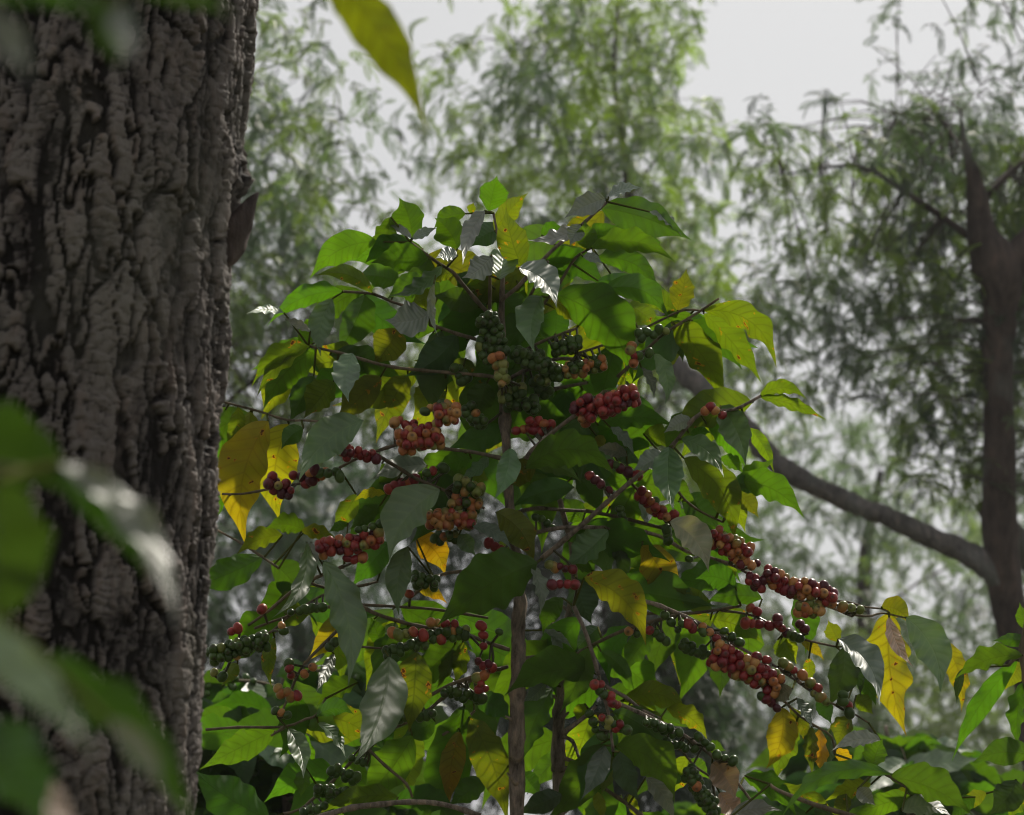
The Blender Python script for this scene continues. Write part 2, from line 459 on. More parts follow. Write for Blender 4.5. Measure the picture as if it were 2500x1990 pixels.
# crop base_u base_v tip_u tip_v width kind depth bend
LEAVES = '''
2 250 310 300 100 250 U .02 0
2 290 440 490 215 130 G .05 .05
2 478 692 375 325 235 M -.02 -.05
2 600 470 735 430 110 U .08 .1
2 225 310 95 630 105 S -.03 .08
2 130 325 150 262 70 G .05 0
2 340 430 140 545 150 D .06 .1
2 265 610 95 735 150 S -.06 -.1
2 320 760 368 530 185 T -.07 0
2 448 685 672 925 165 S -.1 .18
2 860 400 540 492 85 S -.02 -.1
2 850 400 790 525 110 S -.03 0
2 1020 230 775 345 140 S 0 .05
2 1040 215 1240 165 70 S .02 .1
2 990 290 1525 482 235 E .03 .06
2 1310 315 1500 462 55 S .01 .1
2 905 560 885 392 170 U -.02 0
2 900 555 1090 420 130 U 0 .1
2 930 555 1425 640 150 U -.04 .16
2 1250 500 1385 595 90 U .08 .1
2 955 625 1340 850 145 U -.02 .2
2 870 610 990 655 60 S -.05 .1
2 600 680 985 830 185 U .04 .2
2 600 665 850 590 95 E .06 .1
2 1000 830 1395 1010 165 E -.05 .22
2 970 770 1330 862 100 E .06 .1
2 1100 790 1410 850 110 U .09 .1
2 1492 965 1545 715 150 M -.02 .03
2 1492 985 1230 870 130 G .03 .1
2 700 860 1152 1372 315 U -.16 .15
2 640 900 830 1070 160 M .03 .15
2 600 870 558 1210 205 T -.14 -.12
2 700 955 690 1170 265 E .04 0
2 1665 965 2095 1305 170 G -.05 .22
2 1665 985 2010 1400 150 G -.04 .04
2 1450 1040 1770 1535 205 G -.04 .08
2 1645 1120 1690 1320 105 D .02 .1
2 1560 1010 1672 1090 90 E .06 .1
2 1160 930 1345 1085 150 G .07 .1
2 1060 930 1180 1100 120 U .06 .1
2 1440 1110 1520 1290 85 U .05 .1
2 1340 1250 1402 1555 105 T -.05 .15
2 1255 1340 1330 1530 55 S -.05 .1
2 1160 1360 1222 1455 100 G .04 0
2 350 990 480 780 150 U .1 0
2 480 910 530 780 110 G .1 0
2 360 1480 450 1400 110 G .12 0
2 720 1480 810 1700 210 U .1 0
2 880 1500 660 1640 150 U .12 0
2 100 1280 40 1480 180 M .1 0
2 240 1440 180 1650 170 E .02 0
2 500 1400 470 1540 170 M .06 0
2 150 1400 185 1530 80 Y .05 0
2 180 960 20 1050 130 E .08 0
2 430 760 330 850 110 U .08 0
1 1560 560 1470 285 300 U .03 .08
1 1400 400 1245 690 150 U -.02 -.1
1 1555 560 1388 470 55 S -.06 .1
1 1560 565 1730 490 70 S -.06 .05
1 1900 640 1745 430 245 U .06 .1
1 1960 375 1745 480 140 U .07 .15
1 1290 585 840 835 215 U -.01 .14
1 1540 590 1235 735 190 U .02 .1
1 1680 720 1285 745 205 U -.03 .05
1 1260 972 865 858 120 G -.03 .18
1 1450 895 1160 858 200 U .04 .1
1 1035 960 525 1192 150 U -.04 .13
1 595 1120 340 1128 60 T -.02 .1
1 792 1262 605 1170 62 S -.04 .05
1 1200 985 1000 1405 330 E .06 -.05
1 960 1015 880 1405 175 T .02 -.1
1 880 1180 700 1350 140 U .07 0
1 1690 1130 1390 1170 250 S -.08 -.1
1 1722 900 1752 1258 62 S -.08 -.1
1 1785 770 1430 970 110 T -.06 -.12
1 1900 690 1750 710 100 S -.05 .1
1 1700 890 1400 1010 175 E .03 .1
1 2060 1080 1740 1000 175 E .01 .05
1 1880 820 1690 900 110 M .02 .1
1 1750 1000 1565 1080 140 G .05 .1
1 1450 1240 1280 1490 245 M .04 -.05
1 1900 1290 1540 1570 225 D -.02 -.08
1 790 1376 394 1650 135 G -.05 .14
1 770 1385 428 1716 115 G -.04 .1
1 830 1410 480 1800 265 U .02 .1
1 1112 1425 1085 1755 195 T -.1 -.1
1 1860 1460 1600 1480 130 G .1 0
1 1700 1480 1650 1700 240 U .1 0
1 2050 930 1880 830 140 E .08 0
3 445 370 308 1165 315 Y .02 -.12
3 590 388 535 1010 330 Y .05 -.1
3 235 270 140 555 110 M .04 -.1
3 320 300 160 610 150 G .06 -.1
3 140 300 110 720 120 U .09 0
3 690 420 552 552 130 E .0 .1
3 1108 365 702 750 250 T -.12 .12
3 560 -60 410 315 215 G .05 -.05
3 765 50 610 350 175 E .03 0
3 905 90 715 325 195 M .03 0
3 1235 55 945 345 205 M .06 0
3 1425 50 1225 475 200 M .06 .05
3 1600 70 1480 305 135 G .08 0
3 1695 160 1580 265 70 G .09 0
3 1885 60 1925 205 80 Y .08 0
3 1560 680 1205 770 150 S .03 .08
3 1650 850 1330 1298 300 T -.13 .13
3 1060 880 900 1112 130 G .02 -.05
3 1268 880 1058 935 62 Y .0 .15
3 545 1170 255 1292 135 G .02 .1
3 705 1140 448 1130 135 U .0 .15
3 680 1140 900 1185 100 M -.02 .05
3 1005 1085 880 1140 65 E .02 0
3 1230 960 1035 1115 115 E .04 0
3 715 1220 500 1695 115 T -.1 -.15
3 745 1220 690 1490 115 S -.06 .05
5 915 -50 1060 690 215 T -.17 .1
3 1290 1220 1055 1500 225 E .02 0
3 1425 1250 1370 1690 165 T -.06 -.08
3 1480 1185 1665 1430 200 O .06 .15
3 1480 1540 1680 1640 85 O .05 .1
3 1785 1165 1890 1300 110 T -.02 0
3 1880 1110 2130 1265 90 S -.05 .15
0 1312 1374 1092 1512 132 U -.2 .06
3 2140 560 2040 885 150 T -.12 -.08
3 1995 620 1800 755 85 T -.02 -.1
3 1880 740 1985 780 90 G .05 0
3 1870 630 1640 690 125 U .05 0
3 2150 440 1740 560 170 E .04 .05
4 30 945 250 1265 185 M -.12 .15
4 225 655 765 712 225 U -.1 .26
4 260 640 560 742 110 E -.06 .15
4 290 650 80 775 160 M -.05 .05
4 540 780 165 905 155 E .0 .08
4 560 690 712 945 205 U .05 .05
4 420 150 610 310 255 U .12 0
4 560 330 650 535 175 U .1 0
4 690 440 745 515 90 Y .1 0
4 700 370 1165 385 150 U .0 .12
4 780 385 925 562 65 S -.03 .1
4 880 460 1040 595 155 U .07 0
4 1000 430 1155 520 135 G .08 .1
4 890 575 695 540 90 S -.02 .1
4 800 560 972 632 95 D .03 .1
4 1170 515 1195 895 270 T -.1 -.05
4 1140 560 945 665 120 S -.09 0
4 1312 335 1150 415 95 S -.06 .05
4 1250 465 1500 690 135 T -.07 .15
4 1505 245 1655 600 185 T -.07 .08
4 1300 430 1430 420 95 U .05 .05
4 1425 380 1645 625 125 U .0 .1
4 1690 390 1840 655 90 G -.03 .08
4 1620 740 1835 605 110 U -.03 -.05
4 1590 740 2012 962 175 U -.05 .14
4 1560 755 1850 845 110 E -.07 .1
4 1500 590 1645 685 85 U .02 .1
4 1600 800 1742 965 120 G .0 .05
4 1590 820 1662 1055 95 G .02 0
4 1265 590 1562 1095 225 G -.06 .16
4 1250 870 1472 1045 210 D .06 .1
4 1560 960 1580 1095 50 D .03 .1
4 1175 1005 1402 1305 235 C -.13 .14
4 780 905 965 1015 145 Y .06 0
4 780 1080 1275 1245 135 U .03 .12
4 990 1165 1170 1558 250 Y -.04 .1
4 800 1080 850 1275 140 G .04 .05
4 765 1060 500 1285 215 T -.05 -.05
4 770 1090 860 1415 100 D .01 .1
4 895 1150 990 1335 135 E .06 0
4 610 1375 975 1778 225 Y -.17 .16
6 560 60 650 335 195 D -.08 -.05
4 262 1295 312 1592 80 S -.14 .1
6 470 190 350 405 125 U -.06 .1
4 1605 1440 1365 1390 160 E .0 .15
6 1780 195 1440 220 135 U .02 .1
6 1450 270 1215 130 130 G .05 0
4 1605 1290 1530 1405 80 G .06 0
4 660 1330 550 1280 70 U .0 0
4 1765 182 2045 203 90 G -.1 .22
4 1765 186 2165 327 78 G -.1 .05
4 350 560 480 440 140 U .12 0
4 0 1280 200 1130 140 M .08 0
4 600 1000 480 860 160 E .1 0
4 900 1330 1010 1430 130 U .1 0
6 1060 420 888 662 150 E .02 .05
6 1440 330 1755 475 185 G .08 .1
6 1885 460 1990 605 135 G .05 0
6 720 540 918 775 95 E .0 .1
6 440 560 325 690 110 S .05 0
6 350 745 215 860 95 S .03 -.1
6 330 400 520 520 45 S .02 .1
6 390 420 440 600 60 S .0 .1
6 865 870 1265 1005 155 G .06 .26
6 1150 920 1395 1110 125 G .07 .15
6 900 900 1142 1315 175 G .04 .12
6 725 1145 388 1605 235 U .0 -.08
6 745 1160 605 1480 135 S -.08 -.05
6 800 1230 730 1465 115 G .02 0
6 815 1165 1165 1500 250 U -.02 .2
6 840 1200 962 1495 145 D -.05 -.05
6 1015 1370 1185 1640 110 S -.06 .1
6 1285 1230 1170 1485 150 G .06 0
6 1310 1250 1425 1370 110 U .08 0
6 1420 1150 1530 1190 80 U .08 0
6 1450 1275 1590 1500 180 B -.03 .1
6 1500 1470 1630 1640 140 B -.02 0
6 615 885 570 1005 105 G .06 0
6 690 1460 740 1640 75 G .06 0
6 900 1480 960 1640 65 G .06 0
6 200 1340 320 1490 130 E .08 0
6 460 1480 190 1600 140 D .0 0
6 400 780 215 1245 200 E .1 .05
5 1880 975 2105 1610 225 M -.06 .05
6 590 690 520 830 130 D .08 0
6 500 420 460 640 160 D .12 0
6 700 380 560 520 140 D .14 0
6 1660 1370 1975 1605 150 U .02 .12
5 1015 275 808 580 135 Y .03 -.1
5 1020 330 960 450 80 G .05 0
5 595 450 578 745 90 M .03 -.1
5 350 620 255 755 90 M .03 0
5 985 555 880 785 80 S .0 0
5 1140 745 898 885 135 U .08 .1
5 930 845 738 965 110 U .09 0
5 868 968 1092 958 110 E .02 .2
5 1345 575 1140 1205 265 T -.13 -.08
5 1525 545 1482 1022 300 M -.05 .02
5 1300 500 1232 330 110 U .03 0
5 1390 350 1330 500 100 T .06 0
5 1780 495 1668 765 85 G .08 -.05
5 1832 478 1782 745 100 G .07 .05
5 1840 900 1570 1625 290 U .0 -.05
5 1500 1095 1175 1500 245 U .02 -.05
5 1812 1068 1748 1532 150 O .0 -.05
5 1985 1380 1760 1540 150 E .07 0
5 1900 850 2130 990 150 E .06 .1
5 1405 1500 910 1610 130 G -.06 .1
5 685 1050 772 1345 125 T -.06 .1
5 800 1310 770 1485 95 E .0 0
5 880 1010 1042 1215 75 T .03 .1
5 560 1640 95 1340 290 E -.1 -.05
5 1150 1210 1100 1260 60 E .03 0
5 1650 1000 1450 1100 150 E .1 0
7 1065 305 1170 1078 305 Y .0 -.06
7 1060 335 1212 648 95 B -.05 -.08
7 1008 262 1185 375 135 M -.04 .18
7 1178 335 1392 815 235 T -.06 .14
7 1440 505 1552 945 145 Y .04 .1
7 745 540 635 925 215 D .0 -.1
7 570 900 650 1065 110 D .02 0
7 705 488 962 905 175 S -.06 .16
7 705 505 640 370 110 G -.02 0
7 780 620 850 865 80 D .03 .1
7 830 760 955 935 110 U .03 .1
7 300 495 405 645 130 G .06 0
7 440 500 590 625 70 Y .04 .1
7 830 880 938 1002 110 G .02 0
7 500 620 510 780 80 G .05 0
7 310 965 208 1355 225 Y -.03 -.12
7 405 1080 285 1445 185 G .02 .05
7 365 965 480 1235 90 M -.02 .1
7 520 1100 522 1405 95 M .0 0
7 578 1110 632 1440 110 O .02 -.05
7 790 1030 705 1215 140 M -.02 .05
7 700 1250 790 1395 95 O .03 0
7 1000 1195 690 1262 105 S -.06 .12
7 950 1385 1012 1200 205 U -.08 .05
7 385 835 265 935 125 S -.08 .1
7 420 900 518 1085 75 S -.04 0
7 660 1100 640 1400 90 D .05 0
'''
LV = []
for ln in LEAVES.strip().split('\n'):
    q = ln.split(); c = q[0]; s = CROP[c][2]
    LV.append(dict(b=cp(c, float(q[1]), float(q[2])), t=cp(c, float(q[3]), float(q[4])), w=float(q[5])*s, k=q[6], d=float(q[7]), bend=float(q[8])))

# branches of the coffee tree: crop | depth at first, last | radius px first, last | points
BR = '''
3 -.02 -.06 4 7 | 120 880 260 880 430 850 740 790 860 740 1070 630 1220 575 1400 530 1660 560 1900 590 2120 640
3 -.06 .02 7 5 | 1215 610 1350 690 1480 770 1650 840 1760 890 1960 980
3 .04 .03 4 5 | 120 230 380 300 580 360 740 365 1000 400
3 .05 .0 4 5 | 90 1135 280 1240 520 1400
4 -.02 -.12 10 5 | 330 1250 580 1040 780 860 980 690 1160 540 1330 330 1420 285 1590 270 1680 230 1770 180
4 .0 -.1 10 6 | 210 660 240 570 400 420 570 290 740 150
4 .04 .0 7 6 | 620 935 850 980 1110 1045 1180 1060
4 .0 -.04 8 4 | 250 1090 430 1050 600 1045 850 1050 1100 1100 1280 1200 1430 1240 1600 1300 1720 1365 1850 1430 2050 1530 2200 1560 2370 1630
7 -.04 -.03 4 3 | 640 220 760 225 900 265 1010 275 1060 300
7 -.04 -.03 5 3 | 650 260 830 320 940 325 1010 305 1180 340
4 .02 .06 8 6 | 130 960 280 920 480 930 620 935
6 -.05 -.02 9 4 | 770 30 920 180 1110 240 1400 370 1560 470 1700 550 1840 620 2000 730 2110 810
7 -.02 -.02 5 3 | 380 720 450 800 560 880 690 950 800 1000 920 1075
7 -.04 -.03 5 4 | 260 870 350 940 430 1020 540 1090 660 1170 680 1290
6 .03 -.03 6 7 | 560 560 660 500 900 390 1150 320 1230 300
6 .04 .02 5 6 | 970 290 1120 290 1300 290 1500 265 1640 240
7 .02 .01 5 4 | -110 290 0 300 130 330 250 390 380 450 470 490 570 515 690 540
6 -.1 -.1 8 5 | 540 240 620 420 690 640 730 800 770 950 790 1110 800 1200
6 -.02 .0 8 5 | 700 740 770 780 880 840 1000 930 1110 980
6 -.04 -.04 8 5 | 780 860 900 910 1180 1040 1350 1150 1530 1300 1720 1540 1760 1640
6 .0 -.02 5 4 | 1200 1160 1260 1200 1330 1290 1450 1370
6 .04 .0 7 8 | 690 1400 770 1460 900 1550 1010 1640
5 .0 -.03 5 7 | 420 370 560 270 740 120 900 40 1050 -20
5 -.02 -.03 5 5 | 460 390 590 340 700 300 870 190 940 160
5 -.03 -.01 5 4 | 350 480 540 430 700 300
5 .0 .05 6 5 | 820 80 920 120 1150 110 1270 80
5 .0 .04 6 5 | 920 250 1150 235 1480 250 1700 270 2000 320
5 -.02 .0 7 7 | 1160 240 1280 300 1480 360 1640 390 1850 430 2020 490 2140 530
5 .0 -.05 7 4 | 1060 360 1020 390 920 490 820 590 750 690 700 800 650 920 620 980
5 -.02 -.02 4 5 | 1140 505 1220 515 1370 515 1600 440 1850 400
5 .03 .0 7 7 | 1400 960 1690 790 1800 740 1960 690 2130 640
5 .05 .03 5 5 | 140 1055 350 1040 660 1035 800 985 870 960 930 850
5 .03 .02 6 4 | 660 1038 570 1097
5 .0 -.02 6 5 | 1180 1150 1320 1290 1460 1410 1500 1500
5 -.1 -.08 11 9 | 880 1635 1100 1570 1300 1545 1480 1530 1700 1545 1950 1620
5 .02 .04 5 7 | 650 1610 760 1580 870 1490 1000 1370 1160 1200 1300 1080 1560 960 1710 840 1900 720
1 -.02 -.03 5 7 | 780 1370 1050 1430 1150 1460 1370 1520 1600 1550 2070 1590 2230 1610
1 -.04 -.02 6 7 | 1690 1210 1760 1230 1900 1280 2040 1320 2200 1380
1 -.02 .0 5 9 | 1545 590 1760 750 1860 810 1960 930 2110 1100 2230 1200
1 .0 .03 5 5 | 1040 960 1270 980 1400 1035 1700 1130
2 .0 .02 8 6 | 330 900 450 800 560 680 700 540 830 430 1030 250
2 -.02 -.04 7 5 | 255 1050 258 900 260 690 268 600
2 .04 .02 6 5 | 590 950 720 780 820 620 930 550
2 -.03 -.03 5 4 | 830 1250 1150 1140 1400 1020 1540 960 1665 968
2 -.02 -.06 7 4 | 1100 1400 1230 1280 1400 1120 1560 1020 1670 950 1765 885
2 .03 .0 6 6 | 500 910 560 800 640 640
2 -.02 -.04 6 5 | 420 1260 600 1170 830 1080
2 .02 -.02 8 7 | 330 1460 410 1400 560 1330 740 1280 1000 1330
2 .03 .0 8 6 | 340 1640 560 1530 690 1480 900 1440
5 .02 .05 5 5 | 1700 1090 1830 1010 1910 930
6 .04 .03 10 6 | 470 1080 600 980 690 900
6 .1 .04 9 5 | 440 1090 530 1130 580 1250
6 .1 .08 9 4 | 440 1230 560 1270 640 1300
4 .0 .04 5 4 | 900 740 1000 830 1100 900 1200 990
7 .0 .02 5 4 | -440 -580 -360 -480 -250 -400 -100 -330
3 .04 .0 6 6 | 1450 1600 1650 1450 1890 1420 2060 1410
'''
BRS = []
for ln in BR.strip().split('\n'):
    a, pts = ln.split('|'); q = a.split(); p = [float(x) for x in pts.split()]
    pl = [cp(q[0], p[i], p[i+1]) for i in range(0, len(p), 2)]
    BRS.append(dict(d0=float(q[1]), d1=float(q[2]), r0=float(q[3])*.5, r1=float(q[4])*.5, p=pl))

# cherry bunches: crop width count palette depth path
# palette g green, G pale green-yellow, o orange-pink, r red, p purple
CH = '''
2 190 24 gggg -.06 | 230 990 300 1190
2 120 14 ggoG -.08 | 190 1180 370 1230
2 130 18 ooGGG -.07 | 300 1260 350 1440
2 120 8 ggg -.02 | 40 1330 100 1430
2 140 18 ggg -.03 | 480 1300 600 1280
2 140 18 gggg -.05 | 680 1220 850 1190
2 150 28 gggGo -.05 | 700 1380 1000 1310
2 120 10 ggG .0 | 560 1420 640 1510
2 110 12 ggG -.08 | 1240 1130 1430 1090
2 100 9 gor -.08 | 1180 1200 1210 1320
2 80 8 ggg -.06 | 1230 1260 1330 1240
4 200 14 rrrrp -.13 | 580 220 660 330
4 200 26 rrrrp -.12 | 720 260 940 170
2 160 26 gggg -.02 | 380 1560 560 1590
2 110 10 rr -.02 | 520 1700 660 1720
4 100 9 rr -.01 | 160 410 370 400
2 110 9 rogg -.13 | 1680 1610 1790 1650
3 150 14 pppo -.05 | 450 790 600 870
3 110 9 prr -.06 | 620 745 720 800
3 120 18 opogr -.07 | 740 720 950 740
3 130 19 rrpro -.08 | 960 590 1210 610
3 110 9 ror -.04 | 1330 370 1470 390
3 230 34 rooGor -.1 | 1370 520 1640 460
3 190 18 roor -.08 | 1640 330 1780 320
3 110 8 gGro -.05 | 1540 290 1700 240
3 150 16 gggG -.04 | 1830 270 1950 390
3 80 7 rr -.02 | 1280 850 1470 780
3 90 9 rgr -.02 | 1560 730 1710 700
3 150 15 GgG -.12 | 1770 810 1940 860
3 150 21 Goog -.13 | 1730 930 1920 970
3 170 28 oroGo -.14 | 1570 1060 1880 1060
3 120 13 gGog -.12 | 1590 1190 1760 1180
3 170 30 rrrrpo -.09 | 800 1270 1230 1190
3 90 8 ggg -.07 | 1080 1130 1240 1090
3 90 5 r -.09 | 1000 1340 1110 1330
3 150 15 gggg .0 | 1470 1480 1620 1510
3 60 1 o -.02 | 1428 1580 1440 1582
3 80 4 r -.03 | 1970 1210 2080 1280
4 90 9 rpgrr -.03 | 770 620 960 710
4 130 15 rgrrg .0 | 960 820 1190 990
4 70 8 ppp -.01 | 640 700 800 820
4 60 4 ggg -.02 | 840 910 870 1010
4 60 3 gg -.06 | 1150 1040 1165 1140
4 40 1 g -.05 | 1290 1250 1300 1252
4 190 26 roorro -.07 | 1440 1100 1680 1220
4 110 10 ppo -.07 | 1640 1270 1760 1285
4 130 13 pppr -.07 | 1690 1390 1790 1420
4 160 28 rpopro -.07 | 1800 1350 2050 1480
4 140 8 oGo -.06 | 2020 1570 2150 1590
4 90 9 gGpg -.15 | 350 1290 540 1320
4 80 6 rrp -.16 | 380 1420 550 1420
4 90 5 gg .02 | 290 980 430 1050
7 170 22 rrpor -.06 | 430 100 670 200
7 110 9 oGGr -.07 | 430 260 600 290
7 90 8 GG -.06 | 650 240 890 290
7 90 6 rpr .0 | 50 380 230 390
7 110 9 ppp .0 | 270 340 340 450
7 90 4 pp -.01 | 440 380 490 450
7 50 3 gg .0 | 350 450 430 480
7 60 4 r .01 | 90 270 150 300
7 80 7 oGrG -.04 | 310 650 420 720
7 90 9 oor -.04 | 450 740 560 830
7 90 7 ooG -.04 | 540 860 640 940
7 100 7 ogrr -.03 | 730 880 790 1000
6 90 8 rgo -.03 | 1040 400 1150 470
6 70 6 ggg -.04 | 1140 300 1230 400
6 100 10 rrog -.06 | 1250 340 1400 420
6 90 9 gorp -.06 | 1390 370 1490 470
6 80 6 ggr -.07 | 1530 400 1650 500
6 110 13 ggg .0 | 1250 490 1450 570
6 210 56 rrrorGo -.06 | 1470 550 1890 770
6 90 8 ppg -.07 | 1770 830 1880 910
6 50 3 orr -.07 | 1720 570 1810 595
6 110 9 rrg -.14 | 690 750 820 900
6 100 15 ggg -.08 | 640 930 720 1100
6 110 13 ggGr -.13 | 720 990 890 1060
6 110 16 gggg -.06 | 1020 1000 1230 1090
6 90 9 ggg -.06 | 1150 1130 1340 1190
6 70 5 ggg -.06 | 1360 1100 1440 1170
6 60 4 ggg -.06 | 1480 1220 1590 1260
6 150 38 ggggo -.05 | 1290 1320 1470 1600
6 90 7 go .0 | 880 400 960 420
5 160 36 gggggG -.06 | 170 570 540 470
5 60 4 r -.06 | 310 410 370 380
5 50 1 o -.03 | 510 262 520 266
5 90 6 Gog -.04 | 180 680 250 710
5 80 9 ggg -.04 | 700 280 910 250
5 60 3 og -.04 | 640 370 660 420
5 110 7 rgro -.05 | 690 620 700 700
5 80 3 oo -.05 | 770 710 850 640
5 110 8 rroG -.06 | 610 790 740 840
5 60 5 go -.06 | 600 930 680 960
5 50 3 ggg -.02 | 950 520 990 480
5 100 14 GGor -.05 | 1370 420 1580 420
5 110 17 ggg -.04 | 1330 550 1590 490
5 70 8 rro -.03 | 1600 350 1780 360
5 120 15 goGg -.03 | 1620 450 1860 410
5 90 8 rrr -.06 | 1960 370 1970 520
5 110 7 rp -.06 | 1920 600 2030 640
5 120 9 orrr -.07 | 1950 700 1960 790
5 40 1 g -.03 | 2070 410 2075 415
5 110 22 gggg -.02 | 1700 800 1960 860
5 100 26 gggg .0 | 1290 1010 1640 950
5 80 11 ggg .0 | 1190 1120 1320 1080
5 90 9 ggg .0 | 1090 1230 1200 1290
5 110 16 gggg .0 | 960 1310 1130 1380
5 130 22 gggg -.01 | 880 1450 1060 1480
5 90 14 gggg .0 | 770 1600 920 1560
'''
CH += '''2 150 18 ggg -.07 | 420 1240 620 1330
2 140 16 ggG -.07 | 600 1440 700 1330
2 110 11 ggg -.06 | 200 1240 330 1340
2 120 12 ggG -.05 | 330 1530 480 1480
3 110 12 rrpo -.06 | 720 800 860 740
'''
CHS = []
for ln in CH.strip().split('\n'):
    a, pts = ln.split('|'); q = a.split(); p = [float(x) for x in pts.split()]; s = CROP[q[0]][2]
    CHS.append(dict(w=float(q[1])*s, n=int(q[2]), pal=q[3], d=float(q[4]), a=cp(q[0], p[0], p[1]), b=cp(q[0], p[2], p[3])))

# ------------------------------------------------------------------ coffee tree
def stem_pts(l, d):
    out = []
    for x, y, r, dd in l:
        p = at(x, y, D0+d+dd); out.append((*p, r*0.0005))
    return out

base_w = at(1262, 1990, D0)
coffee = thing('coffee_tree', 'tall coffee tree hung with red and green cherry bunches, in the middle',
               'coffee tree', (base_w.x, base_w.y, 0))
BR_S = []      # sampled branch points (px, py, depth, branch index)
brobj = []
def ground_pt(p, r): return (p.x, p.y, -0.05, r)
st1 = [(base_w.x+.02, base_w.y-.02, -0.05, .017), (base_w.x+.01, base_w.y-.01, 0.6, .013)]
st1 += stem_pts([(1262, 1990, 17.5, 0), (1261, 1840, 17, 0), (1263, 1690, 17, 0), (1265, 1540, 16, 0), (1268, 1440, 15, 0), (1248, 1290, 13, 0),
                 (1241, 1150, 12, .01), (1230, 980, 11, .01), (1225, 850, 10, .02), (1224, 730, 7, .02), (1226, 640, 4, .02), (1205, 520, 3, .03)], 0)
st2b = at(1363, 1990, D0+.1)
st2 = [(st2b.x-.03, st2b.y-.02, -0.05, .016), (st2b.x-.02, st2b.y, .6, .013)]
st2 += stem_pts([(1363, 1990, 16, 0), (1362, 1880, 15.5, 0), (1364, 1760, 14, 0), (1374, 1650, 13, 0), (1382, 1540, 12, 0), (1400, 1445, 10, -.02), (1395, 1330, 8, -.04), (1360, 1200, 6, -.05)], .1)
for st in (st1, st2):
    b = Buf(); tube(b, st, step=.006, sides=18, node=.16, rough=.55, node_len=.055)
    rs_ = random.Random(len(st)+int(st[3][0]*99))
    for q in catmull([np.array(q) for q in st[2:8]], .045):          # old twig stubs
        if rs_.random() < .55: continue
        a = rs_.uniform(0, 6.283); dv = np.array([math.cos(a), math.sin(a)*.6, rs_.uniform(.1, .7)])
        tube(b, [(*q[:3], q[3]*.45), (*(q[:3]+dv*(q[3]+.004)), .0024), (*(q[:3]+dv*(q[3]+rs_.uniform(.008, .022))), .0009)], step=.004, sides=7, rough=.4)
    o = b.build('stem', M_STEM, coffee); brobj.append(o)
    cn = catmull([np.array(q) for q in st], .012)
    for q in cn:
        v = Vector(q[:3])-CAM; dd = v.dot(FW)
        BR_S.append((1250+v.dot(RX)/dd*5000, 995-v.dot(UP)/dd*5000, dd, len(brobj)-1, *q[:3]))
for bi, B in enumerate(BRS):
    n = len(B['p']); rr = random.Random(bi)
    pts = []
    ph = rr.uniform(0, 6)
    for i, (x, y) in enumerate(B['p']):
        t = i/(n-1)
        dd = D0+B['d0']*(1-t)+B['d1']*t+.006*math.sin(ph+i*1.3)
        pts.append((*at(x, y, dd), (B['r0']*(1-t)+B['r1']*t)*0.0005*1.3))
    b = Buf(); tube(b, pts, step=.008, sides=9, node=.3, rough=.16)
    o = b.build('branch', M_TWIG if B['r0'] < 4 else M_STEM, coffee); brobj.append(o)
    cn = catmull([np.array(q) for q in pts], .008)
    for q in cn:
        v = Vector(q[:3])-CAM; dd = v.dot(FW)
        BR_S.append((1250+v.dot(RX)/dd*5000, 995-v.dot(UP)/dd*5000, dd, len(brobj)-1, *q[:3]))
BRA = np.array(BR_S)

PET_T = (0.05, 0.06, 0.02)
def nearest_wood(p, d):
    m = np.hypot(BRA[:, 0]-p[0], BRA[:, 1]-p[1])+np.abs(BRA[:, 2]-d)*350
    j = int(np.argmin(m)); return j, math.hypot(BRA[j, 0]-p[0], BRA[j, 1]-p[1])
order = sorted(range(len(LV)), key=lambda i: -(math.dist(LV[i]['b'], LV[i]['t'])*LV[i]['w'])*(1.3 if LV[i]['d'] < 0 else 1))
single = set(order[:100])
rest = Buf()
for i, L in enumerate(LV):
    r = random.Random(1000+i)
    j, near = nearest_wood(L['b'], D0+L['d'])
    dw = BRA[j, 2]
    dl = dw+max(-.085, min(.085, D0+L['d']-dw))
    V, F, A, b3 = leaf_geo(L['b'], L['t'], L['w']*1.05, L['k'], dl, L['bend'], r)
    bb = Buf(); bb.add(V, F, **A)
    if near < 120:
        pv, pf, pa = petiole(b3, BRA[j, 4:7], PET_T); bb.add(pv, pf, **pa)
    if i in single:
        o = bb.build('leaf', M_LEAF, brobj[int(BRA[j, 3])])
        if L['k'] in 'YO': o['label'] = 'yellowed coffee leaf'
        if L['k'] == 'B': o['label'] = 'dead brown curled leaf'
    else:
        for v_, f_, in zip(bb.v, bb.f): pass
        o0 = rest.n
        rest.v += bb.v; rest.f += [f+o0 for f in bb.f]; rest.n += bb.n
        for k, l in bb.a.items(): rest.a.setdefault(k, []).extend(l)
# small filler leaves inside the crown, hanging from the branches behind the traced ones
fr = random.Random(77)
cand = BRA[(BRA[:, 3] >= 2)]
for i in range(330):
    q = cand[fr.randrange(len(cand))]
    if q[1] > 2000 or q[0] < 560 or q[0] > 1950: continue
    inner = math.exp(-((q[0]-1230)/420)**2)
    if fr.random() > (.30+.7*inner)*(1 if q[1] < 1050 else .6): continue
    ang = math.radians(fr.uniform(10, 170)); ln = fr.uniform(130, 200)+80*inner*fr.random()
    bx, by = q[0]+fr.uniform(-15, 15), q[1]+fr.uniform(-10, 15)
    tx, ty = bx+math.cos(ang)*ln, by+math.sin(ang)*ln*.9
    if ty < 560: continue
    V, F, A, b3 = leaf_geo((bx, by), (tx, ty), ln*fr.uniform(.36, .46), fr.choice('EUEUGUEUME'), q[2]+fr.uniform(.05, .18), fr.uniform(-.1, .2), fr, nu=20, nv=8)
    rest.add(V, F, **A)
    pv, pf, pa = petiole(b3, q[4:7], PET_T); rest.add(pv, pf, **pa)
